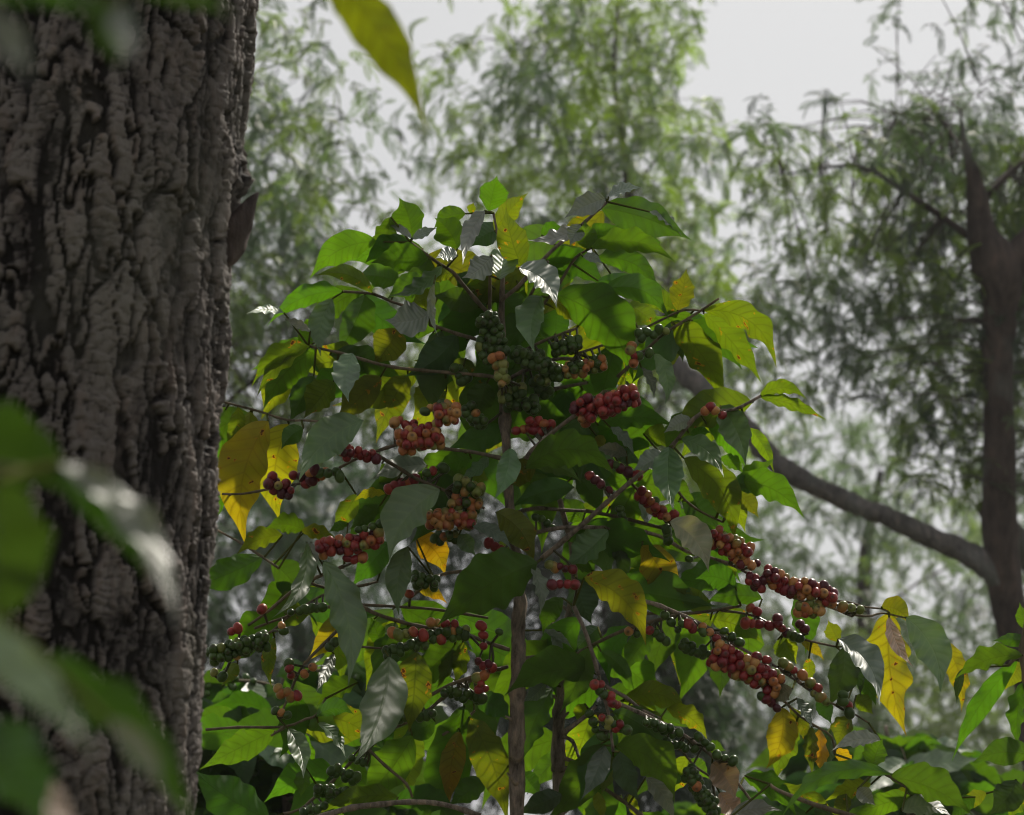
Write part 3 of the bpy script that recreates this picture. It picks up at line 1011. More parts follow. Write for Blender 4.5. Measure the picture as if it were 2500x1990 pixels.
o = rest.build('leaf', M_LEAF, coffee); o['kind'] = 'stuff'; o['label'] = 'smaller leaves filling the crown between the branches'

# ------------------------------------------------------------------ cherries
PAL = {'g': [(.040, .080, .013), (.056, .10, .019), (.031, .061, .011)], 'G': [(.16, .19, .042), (.22, .22, .06), (.12, .145, .03)],
       'o': [(.39, .155, .05), (.44, .23, .072), (.35, .115, .038)], 'r': [(.22, .02, .022), (.28, .04, .03), (.155, .0125, .018)],
       'p': [(.082, .011, .02), (.056, .011, .018), (.115, .015, .022)]}
def cherry(center, axis, c, r, rs):
    nu, nv = 14, 9
    a1, a2 = rs*r.uniform(1.0, 1.2), rs*r.uniform(.86, .95)
    th = np.linspace(0, np.pi, nv+1)[1:-1]; ph = np.arange(nu)*2*np.pi/nu
    z = np.cos(th); rad = np.sin(th)
    dim = np.where(z > .9, -.06, 0)
    X = np.concatenate([[[0, 0, a1*.90]], np.stack([(rad[:, None]*np.cos(ph)[None]*a2).ravel(), (rad[:, None]*np.sin(ph)[None]*a2).ravel(), ((z+dim)[:, None]*np.ones(nu)[None]*a1).ravel()], 1), [[0, 0, -a1]]])
    F = []
    for k in range(0, nu, 2): F.append([0, 1+k, 1+(k+1) % nu, 1+(k+2) % nu])
    for i in range(nv-2):
        for k in range(nu):
            F.append([1+i*nu+k, 1+(i+1)*nu+k, 1+(i+1)*nu+(k+1) % nu, 1+i*nu+(k+1) % nu])
    e = len(X)-1; o_ = 1+(nv-2)*nu
    for k in range(0, nu, 2): F.append([e, o_+(k+2) % nu, o_+(k+1) % nu, o_+k])
    ax = Vector(axis).normalized()
    R = np.array(Vector((0, 0, 1)).rotation_difference(ax).to_matrix())
    zz = np.concatenate([[1], np.repeat(z, nu), [-1]])
    ang = np.concatenate([[0], np.tile(ph, nv-1), [0]])
    c1 = np.array(c[0]); c2 = np.array(c[1])
    f = np.clip(.5+.45*zz+.3*np.cos(ang+r.uniform(0, 6)), 0, 1)[:, None]
    col = c1*(1-f)+c2*f
    col[0] = np.array([.03, .02, .012]); col[1:1+nu] = col[1:1+nu]*.6+np.array([.02, .014, .008])
    return X@R.T+np.array(center), np.array(F), np.concatenate([col, np.ones((len(col), 1))], 1)

allch = []
for ci, C in enumerate(CHS):
    r = random.Random(500+ci)
    mp_ = ((C['a'][0]+C['b'][0])/2, (C['a'][1]+C['b'][1])/2)
    j, near = nearest_wood(mp_, D0+C['d'])
    if near < 90: C['d'] = BRA[j, 2]-D0+max(-.03, min(.01, D0+C['d']-BRA[j, 2]))
    k = 0.5/2500*(D0+C['d'])
    rs = 14.4*k*(.93 if 'g' == C['pal'][0] else 1.0)
    A, Bp = np.array(C['a']), np.array(C['b'])
    ax = Bp-A; L = np.hypot(*ax); t = ax/(L+1e-6); p = np.array([t[1], -t[0]])
    rad = max(0, C['w']*.5-13)
    placed = []; tries = 0
    mind = rs*1.72
    n_want = int(C['n']*1.28) if C['n'] > 3 else C['n']
    while len(placed) < n_want and tries < 5000:
        tries += 1
        if tries % 600 == 0: mind *= .93
        a = r.uniform(0, 2*math.pi); q = math.sqrt(r.uniform(.12, 1))
        e = math.cos(a)*q*rad; f = math.sin(a)*q*rad*.85
        s = r.uniform(0, 1)
        # whorls: cherries sit in tight groups at the nodes of the branch
        px = A+ax*s+p*e
        pt = np.array(at(px[0], px[1], D0+C['d']+f*k))
        if any(np.linalg.norm(pt-o_[0]) < mind for o_ in placed): continue
        cen = np.array(at(*(A+ax*s), D0+C['d']))
        axis = pt-cen+np.array([r.uniform(-.3, .3) for _ in range(3)])*rs
        placed.append((pt, axis, cen))
    dmn = []
    for pt, axis, cen in placed:
        ch = r.choice(C['pal']); c1 = r.choice(PAL[ch])
        ch2 = {'g': 'gggg', 'G': 'GGo', 'o': 'ooGr', 'r': 'rrrro', 'p': 'ppr'}[ch]
        c2 = r.choice(PAL[r.choice(ch2)])
        dmn.append((cherry(pt, axis, (c1, c2), r, rs*r.uniform(.74, 1.08)), pt, axis, cen, ch))
    allch.append((C, dmn, rs))
score = []
for ci, (C, dmn, rs) in enumerate(allch):
    for j, q in enumerate(dmn):
        dd = (Vector(q[1])-CAM).dot(FW)
        score.append((dd-(.03 if q[4] in 'rop' else 0), ci, j))
score.sort()
top = set((c, j) for _, c, j in score[:100])
NAMES = {'g': 'green', 'G': 'pale green', 'o': 'orange', 'r': 'red', 'p': 'dark purple'}
rest_ch = Buf()
for ci, (C, dmn, rs) in enumerate(allch):
    cen = np.mean([q[1] for q in dmn], axis=0)
    j = int(np.argmin(np.linalg.norm(BRA[:, 4:7]-cen[None], axis=1)))
    mb = Buf()
    w = (0.05, 0.045, 0.02, 1.0)
    for q in dmn:                                      # short stalks to the branch
        dist = np.linalg.norm(BRA[:, 4:7]-q[1][None], axis=1); jj = int(np.argmin(dist))
        tb = Buf(); e = BRA[jj, 4:7] if dist[jj] < .028 else q[3]
        tube(tb, [(*q[1], .0012), (*e, .0016)], step=.02, sides=5, cap=False)
        v = np.concatenate(tb.v); mb.add(v, np.concatenate(tb.f), tint=np.tile(np.array(w), (len(v), 1)))
    aa, b2 = C['a'], C['b']                             # the twig the bunch sits on
    tb = Buf(); tube(tb, [(*at(*aa, D0+C['d']), .0018), (*at(*b2, D0+C['d']), .0018), (*BRA[j, 4:7], .0018)] if np.linalg.norm(BRA[j, 4:7]-np.array(at(*b2, D0+C['d']))) < .05 else [(*at(*aa, D0+C['d']), .0018), (*at(b2[0]+.1, b2[1]+.1, D0+C['d']), .0018)], step=.01, sides=6, cap=False)
    v = np.concatenate(tb.v); mb.add(v, np.concatenate(tb.f), tint=np.tile(np.array(w), (len(v), 1)))
    for jx, q in enumerate(dmn):
        if (ci, jx) not in top: mb.add(q[0][0], q[0][1], tint=q[0][2])
    o = mb.build('cherry_cluster', M_CHERRY, coffee)
    ks = sorted(set(q[4] for q in dmn), key=lambda z: -sum(1 for q in dmn if q[4] == z))
    o['label'] = 'bunch of '+' and '.join(NAMES[z] for z in ks[:2])+' coffee cherries'
    for jx, q in enumerate(dmn):
        if (ci, jx) in top:
            cb = Buf(); cb.add(q[0][0], q[0][1], tint=q[0][2])
            cb.build('cherry', M_CHERRY, o)
# ------------------------------------------------------------------ dark trunk on the left
def build_trunk():
    edge = np.array([(-500, 655), (0, 627), (100, 621), (200, 613), (330, 590), (430, 594), (600, 569), (800, 563), (1000, 546), (1200, 531),
                     (1400, 514), (1600, 500), (1800, 488), (1990, 479), (2600, 440)], float)
    R0, YC = 0.165, 1.80
    py = np.concatenate([np.linspace(5200, 2060, 60), np.linspace(2050, -60, 620), np.linspace(-90, -900, 30)])
    cP, sP = math.cos(PITCH), math.sin(PITCH)
    bb = (995-py)/5000
    dep = YC/(cP-bb*sP)
    ex = np.interp(py, edge[:, 0], edge[:, 1])-12
    cx = (ex-1250)/5000*dep-R0*0.995
    z = 1.5+dep*(sP+bb*cP)
    keep = z > -0.1
    py, dep, cx, z = py[keep], dep[keep], cx[keep], z[keep]
    Rz = R0*(1+0.35*np.exp(-np.maximum(z, 0)/0.22))
    nt = 460
    th = np.linspace(0, 2*np.pi, nt, endpoint=False)
    th = th+0.35*np.sin(2*(th+0.0))*0      # even spacing
    TH, Z = np.meshgrid(th, z)
    Rg = Rz[:, None]*np.ones(nt)[None]
    s = TH*R0
    # furrowed bark: long interlacing plates, cracked across
    wx = (fbm(s*22+3, Z*16, 21, 5)-.47)*0.022
    wz = (fbm(s*18+9, Z*14+4, 31, 4)-.45)*0.06
    sa, sb = s+wx+0.14*Z, s+wx-0.05*Z+.01*np.sin(Z*8)
    n1 = fbm(sa/0.022, (Z+wz)/0.085, 5, 3); n2 = fbm(sb/0.019, (Z+wz)/0.075, 45, 3)
    nb = fbm(s*120, Z*80, 8, 4)
    v1 = np.clip((np.abs(n1-.44)-.002-.045*nb)/.017, 0, 1); v2 = np.clip((np.abs(n2-.44)-.002-.045*nb)/.017, 0, 1)
    plate = np.minimum(v1, v2); plate = plate*plate*(3-2*plate)
    idv = vnoise(sa/0.020, Z/0.07, 71); idp = vnoise(sb/0.05, Z/.14, 72)
    lvl = .36+.64*np.clip(np.floor((idv-.2)*7+.9*nb)/4, 0, 1)                 # some plates have flaked thinner
    g1, g2, id2 = worley((sa+.2*idp)/0.030, (Z+wz*.5+.020*fbm(s*70, Z*70, 77, 4))/0.0100, 9)
    crack = np.clip((g2-g1-.03)/0.14, 0, 1)
    k1, k2, id3 = worley(sa/0.0060, (Z+wz)/0.020, 15)
    fine = np.clip((k2-k1-.05)/.35, 0, 1)
    rough = fbm(s*170, Z*120, 41, 5)
    big = fbm(s*14, Z*6, 61, 3)
    h = plate*lvl*(0.80+0.16*crack+.22*(id2-.5))+.10*fine+0.20*(rough-.47)+0.20*(big-.45)
    disp = 0.0105*h-0.007
    # old knob on the right rim
    kz = 1.5+np.interp(430, py[::-1], (dep*(sP+(995-py)/5000*cP))[::-1])
    dk = np.sqrt((np.minimum(TH, 2*np.pi-TH)*R0)**2+(Z-kz)**2)
    disp += 0.010*np.exp(-(dk/0.022)**2)
    r = Rg+disp
    X = cx[:, None]+r*np.cos(TH); Y = YC+r*np.sin(TH)
    V = np.stack([X, Y, Z], -1).reshape(-1, 3)
    n = len(z)
    i, j = np.meshgrid(np.arange(n-1), np.arange(nt), indexing='ij')
    a = i*nt+j; b = i*nt+(j+1) % nt
    F = np.stack([a, b, b+nt, a+nt], -1).reshape(-1, 4)
    hh = np.clip(plate*lvl*(.34+.58*crack+.36*(id2-.4))+.70*(rough-.47)+.10*fine+.30*(idp-.5)+.25*(big-.45), 0, 1)
    return V, F, hh.ravel(), (float(cx[0]), YC)
V, F, H, (tx, ty) = build_trunk()
tr = thing('tree', 'thick dark trunk with deeply fissured bark filling the left side', 'tree', (tx, ty, 0))
mesh('trunk', V, F, M_TRUNK, tr, {'h': ('FLOAT', H)})
b = Buf()
def dpt(py, YC=1.80): return YC/(math.cos(PITCH)-(995-py)/5000*math.sin(PITCH))
tube(b, [(*at(520, 660, dpt(660)), .010), (*at(548, 605, dpt(605)), .014), (*at(575, 560, dpt(560)), .0125), (*at(598, 520, dpt(520)), .0085), (*at(616, 490, dpt(490)), .0045), (*at(630, 470, dpt(470)), .001)], step=.003, sides=14, rough=.8)
o = b.build('broken_stub', M_OAK, tr)

# ------------------------------------------------------------------ traced leaves of the other plants
def leafy(root, rows, d0, wood, seed, nu=24, nv=10, mat=M_LEAF):
    """rows: crop bu bv tu tv width kind d bend ; wood: list of point lists (px,py,depth,radius m)"""
    objs, W = [], []
    for wi, w in enumerate(wood):
        bb = Buf(); tube(bb, w, step=.01, sides=9, node=.2, rough=.12)
        ob = bb.build('stem' if wi == 0 else 'branch', M_TWIG, root); objs.append(ob)
        for q in catmull([np.array(q) for q in w], .012): W.append((*q[:3], wi))
    W = np.array(W)
    for i, ln in enumerate(rows):
        q = ln.split(); s = CROP[q[0]][2]; f = [float(x) for x in q[1:6]]
        d = float(q[7]); bend = float(q[8])
        r = random.Random(seed+i)
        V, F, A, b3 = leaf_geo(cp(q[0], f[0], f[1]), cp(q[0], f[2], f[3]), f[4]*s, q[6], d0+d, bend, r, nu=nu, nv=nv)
        bb = Buf(); bb.add(V, F, **A)
        dist = np.linalg.norm(W[:, :3]-b3[None], axis=1); j = int(np.argmin(dist))
        pv, pf, pa = petiole(b3, W[j, :3], PET_T); bb.add(pv, pf, **pa)
        bb.build('leaf', mat, objs[int(W[j, 3])])
    return objs
def wp(pts, d, r0, r1):
    n = len(pts); return [(*at(x, y, d), r0+(r1-r0)*i/(n-1)) for i, (x, y) in enumerate(pts)]
def grounded(px, py, d, r):
    p = at(px, py, d); return [(p.x+.02, p.y+.03, -.05, r*1.5), (p.x+.01, p.y+.01, p.z*.5, r*1.2), (*p, r)]

# coffee shrub rising into the lower right corner
g = at(2230, 2080, 2.36)
rb = thing('coffee_shrub', 'low coffee shrub whose broad dark leaves reach up across the bottom right corner', 'coffee shrub', (g.x, g.y, 0))
leafy(rb, '''7 1080 1430 380 1712 140 E -.02 .2
7 1060 1450 1585 1690 235 E 0 .08
7 1220 1590 830 1728 155 U .0 .05
7 760 1570 690 1740 115 M .03 0
7 50 1440 385 1722 130 U .02 .15
7 270 1530 655 1715 95 G .03 .12
7 -60 1740 275 1690 125 S -.03 .1
7 1150 1690 1460 1720 175 S -.04 .15
7 840 1535 955 1640 110 S -.02 0
7 935 1500 640 1610 125 G .05 .05
7 1340 1630 1070 1560 110 G .03 .05
7 1660 1590 1500 1730 130 U .05 0
7 1000 1690 720 1740 120 E .06 0
7 480 1700 200 1740 130 D .06 0
7 1290 1640 1420 1760 150 D .05 0
7 1180 1560 1330 1500 110 U .06 .1
7 620 1640 560 1760 110 D .04 0'''.split('\n'), 2.36,
      [grounded(2232, 2080, 2.36, .007)+wp([(2238, 1990), (2250, 1950)], 2.36, .006, .0045),
       wp([(2250, 1950), (2215, 1920), (2175, 1895), (2140, 1880)], 2.36, .0042, .002),
       wp([(2232, 2060), (2100, 2000), (1990, 1965), (1900, 1930), (1880, 1915)], 2.37, .004, .0016)], 6000)

# coffee plant at the right edge
g = at(2560, 2080, 2.42)
re_ = thing('coffee_shrub', 'coffee shrub cut off by the right edge, its long drooping leaves below the grey limb', 'coffee shrub', (g.x, g.y, 0))
leafy(re_, '''7 1990 600 1560 755 150 U -.02 .1
7 1578 690 1537 915 62 D -.02 -.05
7 1955 640 1545 1268 150 U .0 .06
7 2060 512 1805 503 95 E .02 .06
7 2000 790 1965 1215 120 U .0 -.05
7 1990 650 1880 825 150 G .03 .0
7 2050 1300 1685 1345 225 E -.02 .12
7 2050 1250 1930 1300 95 U .02 0
7 1945 1470 1770 1690 215 D -.04 -.1
7 1740 1565 1590 1690 110 G .03 .1
7 2030 1560 1900 1730 130 G .02 0
7 2010 420 1975 250 90 U .04 0'''.split('\n'), 2.42,
      [grounded(2560, 2080, 2.42, .008)+wp([(2540, 1950), (2525, 1800), (2505, 1640), (2496, 1598), (2500, 1560), (2510, 1500)], 2.42, .007, .003),
       wp([(2498, 1600), (2480, 1605), (2462, 1625)], 2.42, .003, .002),
       wp([(2530, 1850), (2495, 1925), (2470, 1920)], 2.42, .003, .002)], 6200)

# out-of-focus sapling close to the lens
g = at(-160, 2300, .62)
sap = thing('coffee_sapling', 'blurred sapling with pale-edged green leaves over the lower dark trunk', 'coffee sapling', (g.x, g.y, 0))
leafy(sap, '''8 -330 120 300 440 280 K .0 .08
8 240 300 668 905 125 S .015 .14
8 200 330 560 730 150 K .03 .1
8 -20 370 -130 990 330 K -.03 .1
8 -250 860 330 1420 180 T -.05 .05
8 120 1080 740 1760 185 K -.02 .1
8 430 1330 640 1620 100 S -.05 .1
8 -120 1330 160 1760 300 D -.02 .05
8 60 1560 300 1760 160 B .02 .0'''.split('\n'), .62,
      [grounded(-160, 2300, .62, .006)+wp([(-200, 1950), (-220, 1600), (-260, 1300), (-300, 1080)], .62, .004, .0025),
       wp([(-220, 1600), (-120, 1500), (-60, 1450)], .60, .002, .0015),
       wp([(-280, 1200), (-100, 1130), (60, 1150)], .62, .002, .001)], 6400)

# twig overhead with blurred leaves in the upper left corner
g = at(-100, -160, .52)
ov = thing('overhanging_branch', 'blurred leaves hanging from a twig above the upper left corner', 'branch', tuple(g))
leafy(ov, '''0 -60 10 70 190 75 S 0 .05
0 235 -10 285 150 95 K .0 .05
0 270 20 318 135 60 S -.02 .05
0 -80 -20 200 40 60 E .01 .1
0 300 -40 545 35 75 K .02 .1
0 60 -20 330 25 50 D .01 0'''.split('\n'), .52,
      [wp([(-1200, -700), (-500, -300), (-100, -120), (240, -90), (420, -110), (640, -150)], .52, .004, .0012)], 6600)
g = at(640, -260, .98)
hl = thing('overhanging_branch', 'single yellow-green leaf hanging from a twig above the top edge, between trunk and sky', 'branch', tuple(g))
YL = leafy(hl, ['0 770 -95 1017 280 118 H 0 .07'], .98,
      [wp([(300, -900), (480, -500), (640, -260), (735, -150), (765, -105)], .98, .005, .0018)], 6802)

# ------------------------------------------------------------------ generated coffee bushes further back
def bush(label, pxc, pyc, d, rx, rz, nbr, seed, name='coffee_bush', ch=0):
    r = random.Random(seed)
    c = at(pxc, pyc, d)
    root = thing(name, label, 'coffee bush', (c.x, c.y, 0), 'coffee bushes of the undergrowth')
    bb = Buf(); tube(bb, [(c.x, c.y, -.05, .016), (c.x+.02, c.y, c.z*.5, .013), (c.x, c.y+.02, c.z, .009), (c.x-.01, c.y, c.z+rz*.9, .004)], step=.02, sides=10, node=.15, rough=.2)
    bb.build('stem', M_STEM, root)
    big, wood, chb = Buf(), Buf(), Buf()
    k2px = 5000/d
    for bi in range(nbr):
        z0 = c.z+r.uniform(-1.3, .85)*rz
        az = r.uniform(0, 6.283); L = rx*r.uniform(.55, 1.1)*(1-.35*max(0, (z0-c.z)/rz))
        pts = []
        for s in np.linspace(0, 1, 6):
            pts.append(np.array([c.x+math.cos(az)*L*s, c.y+math.sin(az)*L*s*.8, z0+.35*L*s-.5*L*s*s]))
        tube(wood, [(*p, .004*(1-.7*i/5)) for i, p in enumerate(pts)], step=.03, sides=6)
        Q = catmull(pts, .045)
        for qi, q in enumerate(Q):
            if qi < 2: continue
            for side in (-1, 1):
                dr = np.array([math.cos(az+side*r.uniform(.7, 1.4)), math.sin(az+side*r.uniform(.7, 1.4)), r.uniform(-.9, .15)])
                ln = r.uniform(.08, .15); tip = q+dr/np.linalg.norm(dr)*ln
                def pr(p):
                    v = Vector(p)-CAM; dd = v.dot(FW); return (1250+v.dot(RX)/dd*5000, 995-v.dot(UP)/dd*5000), dd
                b2, dd = pr(q); t2, _ = pr(tip)
                if math.dist(b2, t2) < 30: continue
                w = ln*r.uniform(.36, .46)*k2px
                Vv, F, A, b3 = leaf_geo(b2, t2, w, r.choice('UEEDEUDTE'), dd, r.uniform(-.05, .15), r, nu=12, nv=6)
                big.add(Vv, F, **A)
        if ch:
            for q in Q[1:]:
                for _ in range(r.randint(0, ch)):
                    pt = q+np.array([r.uniform(-1, 1) for _ in range(3)])*.014
                    cV, cF, cT = cherry(pt, pt-q, (PAL['g'][0], PAL['g'][1]), r, .0068)
                    chb.add(cV, cF, tint=cT)
    wood.build('branch', M_TWIG, root)
    o = big.build('foliage', M_LEAF, root)
    if ch and chb.n: chb.build('cherry', M_CHERRY, root)['kind'] = 'stuff'
bush('bright green coffee bush behind the coffee tree, between its left branches and the dark trunk', 700, 1860, 3.6, .33, .17, 34, 71, ch=2)
bush('soft dark coffee bush far behind the lower right leaves', 2180, 1930, 4.6, .32, .16, 22, 72)
bush('dim coffee bush low behind the two coffee stems', 1290, 2200, 4.4, .34, .16, 20, 73)
bush('dim coffee bush low behind the right branches', 1800, 2130, 5.0, .36, .18, 20, 74)

# ------------------------------------------------------------------ shade trees behind
def frond_template():
    v, f = [], []
    n = 10
    def quad(a, b, c, d):
        k = len(v); v.extend([a, b, c, d]); f.append([k, k+1, k+2, k+3])
    for i in range(n):
        s = .12+.85*i/(n-1)
        x = s; zc = -.22*s*s
        l = .26*math.sin(math.pi*min(1, .2+s*.78))+.05
        for sd in (-1, 1):
            tipx = x+l*.62; tipy = sd*l*.72; tipz = zc-.06-.05*l
            mx, my = x+l*.30, sd*l*.38
            wv = .022
            quad((x, 0, zc), (mx+wv, my-sd*wv, zc-.02), (tipx, tipy, tipz), (mx-wv, my+sd*wv, zc-.02))
    for i in range(4):
        a, b_ = i/4, (i+1)/4
        quad((a, -.006, -.22*a*a), (b_, -.005, -.22*b_*b_), (b_, .005, -.22*b_*b_), (a, .006, -.22*a*a))
    return np.array(v, float), np.array(f)
FT_V, FT_F = frond_template()

GRID = ['6666665410104777600003133', '6666665530547878600003244', '6666677523468999633043555', '7777788753468888867547888',
        '7777788853258888846578999', '7777788843358888854679999', '7777788876678888885778999', '7777788887778888888789999',
        '7777788887778888887678999', '7777777887778888886656898', '7777777777778888886666788', '7777778887777888886666788',
        '7777778887777777777666677', '7777778887777777777656667', '7777777776777777777666377', '7777777776777888888888877',
        '7777778888777899998888888', '7777778887767899998888888', '7777776476652599998888888', '7777776366641488887777777']
COLS = {'A': [(.075, .095, .065), (.10, .13, .06), (.14, .17, .04), (.065, .085, .065)], 'B': [(.09, .115, .085), (.11, .14, .085), (.17, .21, .04), (.21, .26, .03), (.12, .15, .06), (.09, .115, .09)],
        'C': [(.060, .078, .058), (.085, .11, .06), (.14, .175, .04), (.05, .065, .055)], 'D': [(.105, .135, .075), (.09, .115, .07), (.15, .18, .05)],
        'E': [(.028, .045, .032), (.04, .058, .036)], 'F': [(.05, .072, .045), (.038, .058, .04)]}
TREES = {   # depth, spread, frond length, sprays per density unit, name, label, trunk px polyline (x,y,r px)
 'A': (9.5, 1.4, .125, 1.15, 'shade_tree', 'feathery silver-green tree directly behind the edge of the dark left trunk', [(330, 2150, 40), (345, 1500, 36), (380, 800, 28), (430, 200, 18), (470, -250, 8)]),
 'B': (12.5, 1.9, .15, 1.25, 'shade_tree', 'tall feathery tree with sunlit yellow-green patches rising behind the top of the coffee tree', [(1540, 2110, 34), (1535, 1400, 32), (1545, 700, 22), (1530, 420, 11), (1500, 180, 5), (1520, -100, 3)]),
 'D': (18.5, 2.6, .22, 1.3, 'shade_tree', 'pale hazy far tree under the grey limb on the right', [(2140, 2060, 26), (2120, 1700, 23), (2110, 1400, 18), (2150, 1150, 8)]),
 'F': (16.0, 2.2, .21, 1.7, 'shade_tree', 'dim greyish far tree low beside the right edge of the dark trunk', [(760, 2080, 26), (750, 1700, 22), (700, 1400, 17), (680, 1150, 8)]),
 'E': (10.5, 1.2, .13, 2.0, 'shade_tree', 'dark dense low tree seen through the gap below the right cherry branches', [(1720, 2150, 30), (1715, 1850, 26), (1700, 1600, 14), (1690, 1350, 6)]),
 'C': (8.0, 1.0, .105, 1.3, 'shade_tree', 'bare dark trunk at the right edge with a long grey limb reaching left', None),
}
FILL_BLOCKERS = [(4.6, -5.0, 'feathery shade tree added unseen behind the viewpoint to the right, to soften front light')]  # unseen tree, added to soften the light on the coffee tree's front
def which(c, r):
    if r <= 9: return 'A' if c <= 9 else ('B' if c <= 17 else 'C')
    if c >= 18: return 'C' if (c >= 22 and r <= 11) else 'D'
    if c <= 9: return 'A' if r <= 10 else 'F'
    return 'B' if r <= 11 else 'E'
spr = {k: [] for k in TREES}
fr = random.Random(5)
for row in range(-2, 22):
    for colu in range(-2, 28):
        rr_, cc_ = min(max(row, 0), 19), min(max(colu, 0), 24)
        dens = int(GRID[rr_][cc_])
        if dens == 0: continue
        k = which(cc_, rr_)
        if k in 'BF' and row >= 15: pass
        d, sp, fl, rate = TREES[k][:4]
        nf = dens*rate*(dens/7)*2.5
        m = int(nf)+(1 if fr.random() < nf-int(nf) else 0)
        for _ in range(m):
            spr[k].append((colu*100+fr.uniform(0, 100), row*100+fr.uniform(0, 100), d+(fr.uniform(-.05, 2.0) if k == 'C' else fr.uniform(-sp, sp)), dens))
for k, S in spr.items():
    d, sp, fl, rate, name, label, tp = TREES[k]
    sp_ = np.array(S)
    if tp:
        tw = [(*at(x, y, d), r*d*.0002) for x, y, r in tp]
        f0 = tw[0]; tw = [(f0[0], f0[1], -.1, f0[3]*1.25)]+tw
    else:
        tp = [(2530, 1800, 46), (2492, 1620, 44), (2462, 1480, 44), (2446, 1360, 48), (2440, 1200, 44), (2438, 1000, 40), (2437, 850, 42), (2442, 760, 46), (2445, 690, 60), (2425, 635, 64), (2402, 585, 46), (2390, 530, 33), (2384, 470, 27), (2374, 415, 19), (2360, 365, 11), (2350, 320, 6), (2346, 270, 3)]
        tw = [(*at(x, y, d), r*d*.000185) for x, y, r in tp]
        f0 = tw[0]; tw = [(f0[0]+.06, f0[1], -.1, f0[3]*1.15)]+tw
    base = tw[0]
    root = thing(name, label, 'tree', (base[0], base[1], 0), 'feathery shade trees of the plantation')
    b = Buf(); tube(b, tw, step=.05, sides=18, rough=.22)
    b.build('trunk', M_OAK, root)
    tq = catmull([np.array(q) for q in tw], .1)
    if k == 'C':
        b = Buf()
        tube(b, [(*at(x, y, d+dd), r*d*.000178) for x, y, r, dd in [(2460, 1430, 40, 0), (2410, 1382, 38, 0), (2344, 1341, 33, .03), (2275, 1313, 29, .05), (2170, 1264, 27, .06), (2065, 1222, 28, .1), (1977, 1180, 29, .1), (1900, 1135, 30, .12), (1850, 1080, 30, .15), (1790, 1010, 30, .2), (1730, 955, 38, .25), (1680, 920, 30, .3), (1640, 860, 17, .35), (1620, 760, 10, .4)]], step=.02, sides=18, rough=.42)
        b.build('limb', M_LIMB, root)
        b = Buf(); tube(b, [(*at(x, y, d), r*d*.0002) for x, y, r in [(2440, 690, 40), (2490, 620, 40), (2560, 540, 34), (2640, 430, 26)]], step=.03, sides=14, rough=.2)
        b.build('limb', M_OAK, root)
        b = Buf(); tube(b, [(*at(x, y, d+.35), r*d*.0002) for x, y, r in [(2540, 1420, 26), (2500, 1340, 36), (2440, 1280, 34), (2395, 1225, 18)]], step=.03, sides=14, rough=.25)
        b.build('limb', M_OAK, root)
    # limbs and twigs that carry the sprays
    lim = Buf(); rr = random.Random(hash(k) % 99 if False else ord(k))
    pool = sp_[sp_[:, 1] < 500] if k == 'C' else sp_
    heads = [pool[rr.randrange(len(pool))] for _ in range(6 if k == 'C' else 12)]
    nodes = [tq[:, :3]]
    for hx, hy, hd, _ in heads:
        e = np.array(at(hx, hy, hd))
        dz = tq[:, 2]-(e[2]-.45*np.hypot(tq[:, 0]-e[0], tq[:, 1]-e[1]))
        q = tq[int(np.argmin(np.abs(dz)))]
        m1 = q[:3]+(e-q[:3])*.4+np.array([0, 0, .12]); m2 = q[:3]+(e-q[:3])*.75+np.array([rr.uniform(-.1, .1), 0, .12])
        r0 = min(.018, q[3]*.3)
        L4 = [(*q[:3], r0), (*m1, r0*.7), (*m2, r0*.45), (*e, .004)]
        tube(lim, L4, step=.12, sides=7)
        nodes.append(catmull([np.array(z) for z in L4], .15)[:, :3])
    nodes = np.concatenate(nodes)
    fb_v, fb_f, fb_c = [], [], []
    for sx, sy, sd, dens in S:
        c = np.array(at(sx, sy, sd))
        j = int(np.argmin(np.linalg.norm(nodes-c[None], axis=1)))
        dist = np.linalg.norm(nodes[j]-c)
        if dist < .55 and rr.random() < .5: tube(lim, [(*nodes[j], .003), (*((nodes[j]+c)/2+np.array([0, 0, .04])), .0025), (*c, .0015)], step=.25, sides=4, cap=False)
        az0 = rr.uniform(0, 6.283); el0 = rr.uniform(-.2, .7)
        pal = COLS[k]; vn = float(vnoise(np.array([sx/190.]), np.array([sy/190.]), 3)[0])+rr.uniform(-.18, .18)  # noise picks the tone; yellow-green patches stand in for backlit foliage
        cb = np.array([.80, .90, .80])*np.array(pal[max(0, min(len(pal)-1, int(vn*len(pal))))])*rr.uniform(.75, 1.25)
        TL = fl*rr.uniform(.9, 1.9); nfr = rr.randint(6, 9)
        pos = c-np.array([math.cos(az0), math.sin(az0), .1])*TL*.45
        tpts = [(*pos, .0022)]
        for q in range(nfr):
            el = el0-1.25*q/nfr                                    # the twig arches over and droops
            dr = np.array([math.cos(az0)*math.cos(el), math.sin(az0)*math.cos(el), math.sin(el)])
            pos = pos+dr*TL/nfr; tpts.append((*pos, .0014))
            az = az0+(1 if q % 2 else -1)*rr.uniform(.35, 1.1)*(1-.7*q/nfr); e2 = el+rr.uniform(-.5, .2); roll = rr.uniform(-.8, .8)
            x = np.array([math.cos(az)*math.cos(e2), math.sin(az)*math.cos(e2), math.sin(e2)])
            y = np.cross([0, 0, 1], x); y /= np.linalg.norm(y); z = np.cross(x, y)
            y2 = y*math.cos(roll)+z*math.sin(roll); z2 = np.cross(x, y2)
            ln = fl*rr.uniform(.42, .80)
            V = (FT_V*np.array([1, rr.uniform(.7, 1.1), rr.uniform(.6, 1.9)]))@np.stack([x, y2, z2])*ln+pos
            fb_f.append(FT_F+len(fb_v)*len(FT_V)); fb_v.append(V)
            fb_c.append(np.tile(np.array([*(cb*rr.uniform(.82, 1.2)), .48]), (len(FT_V), 1)))
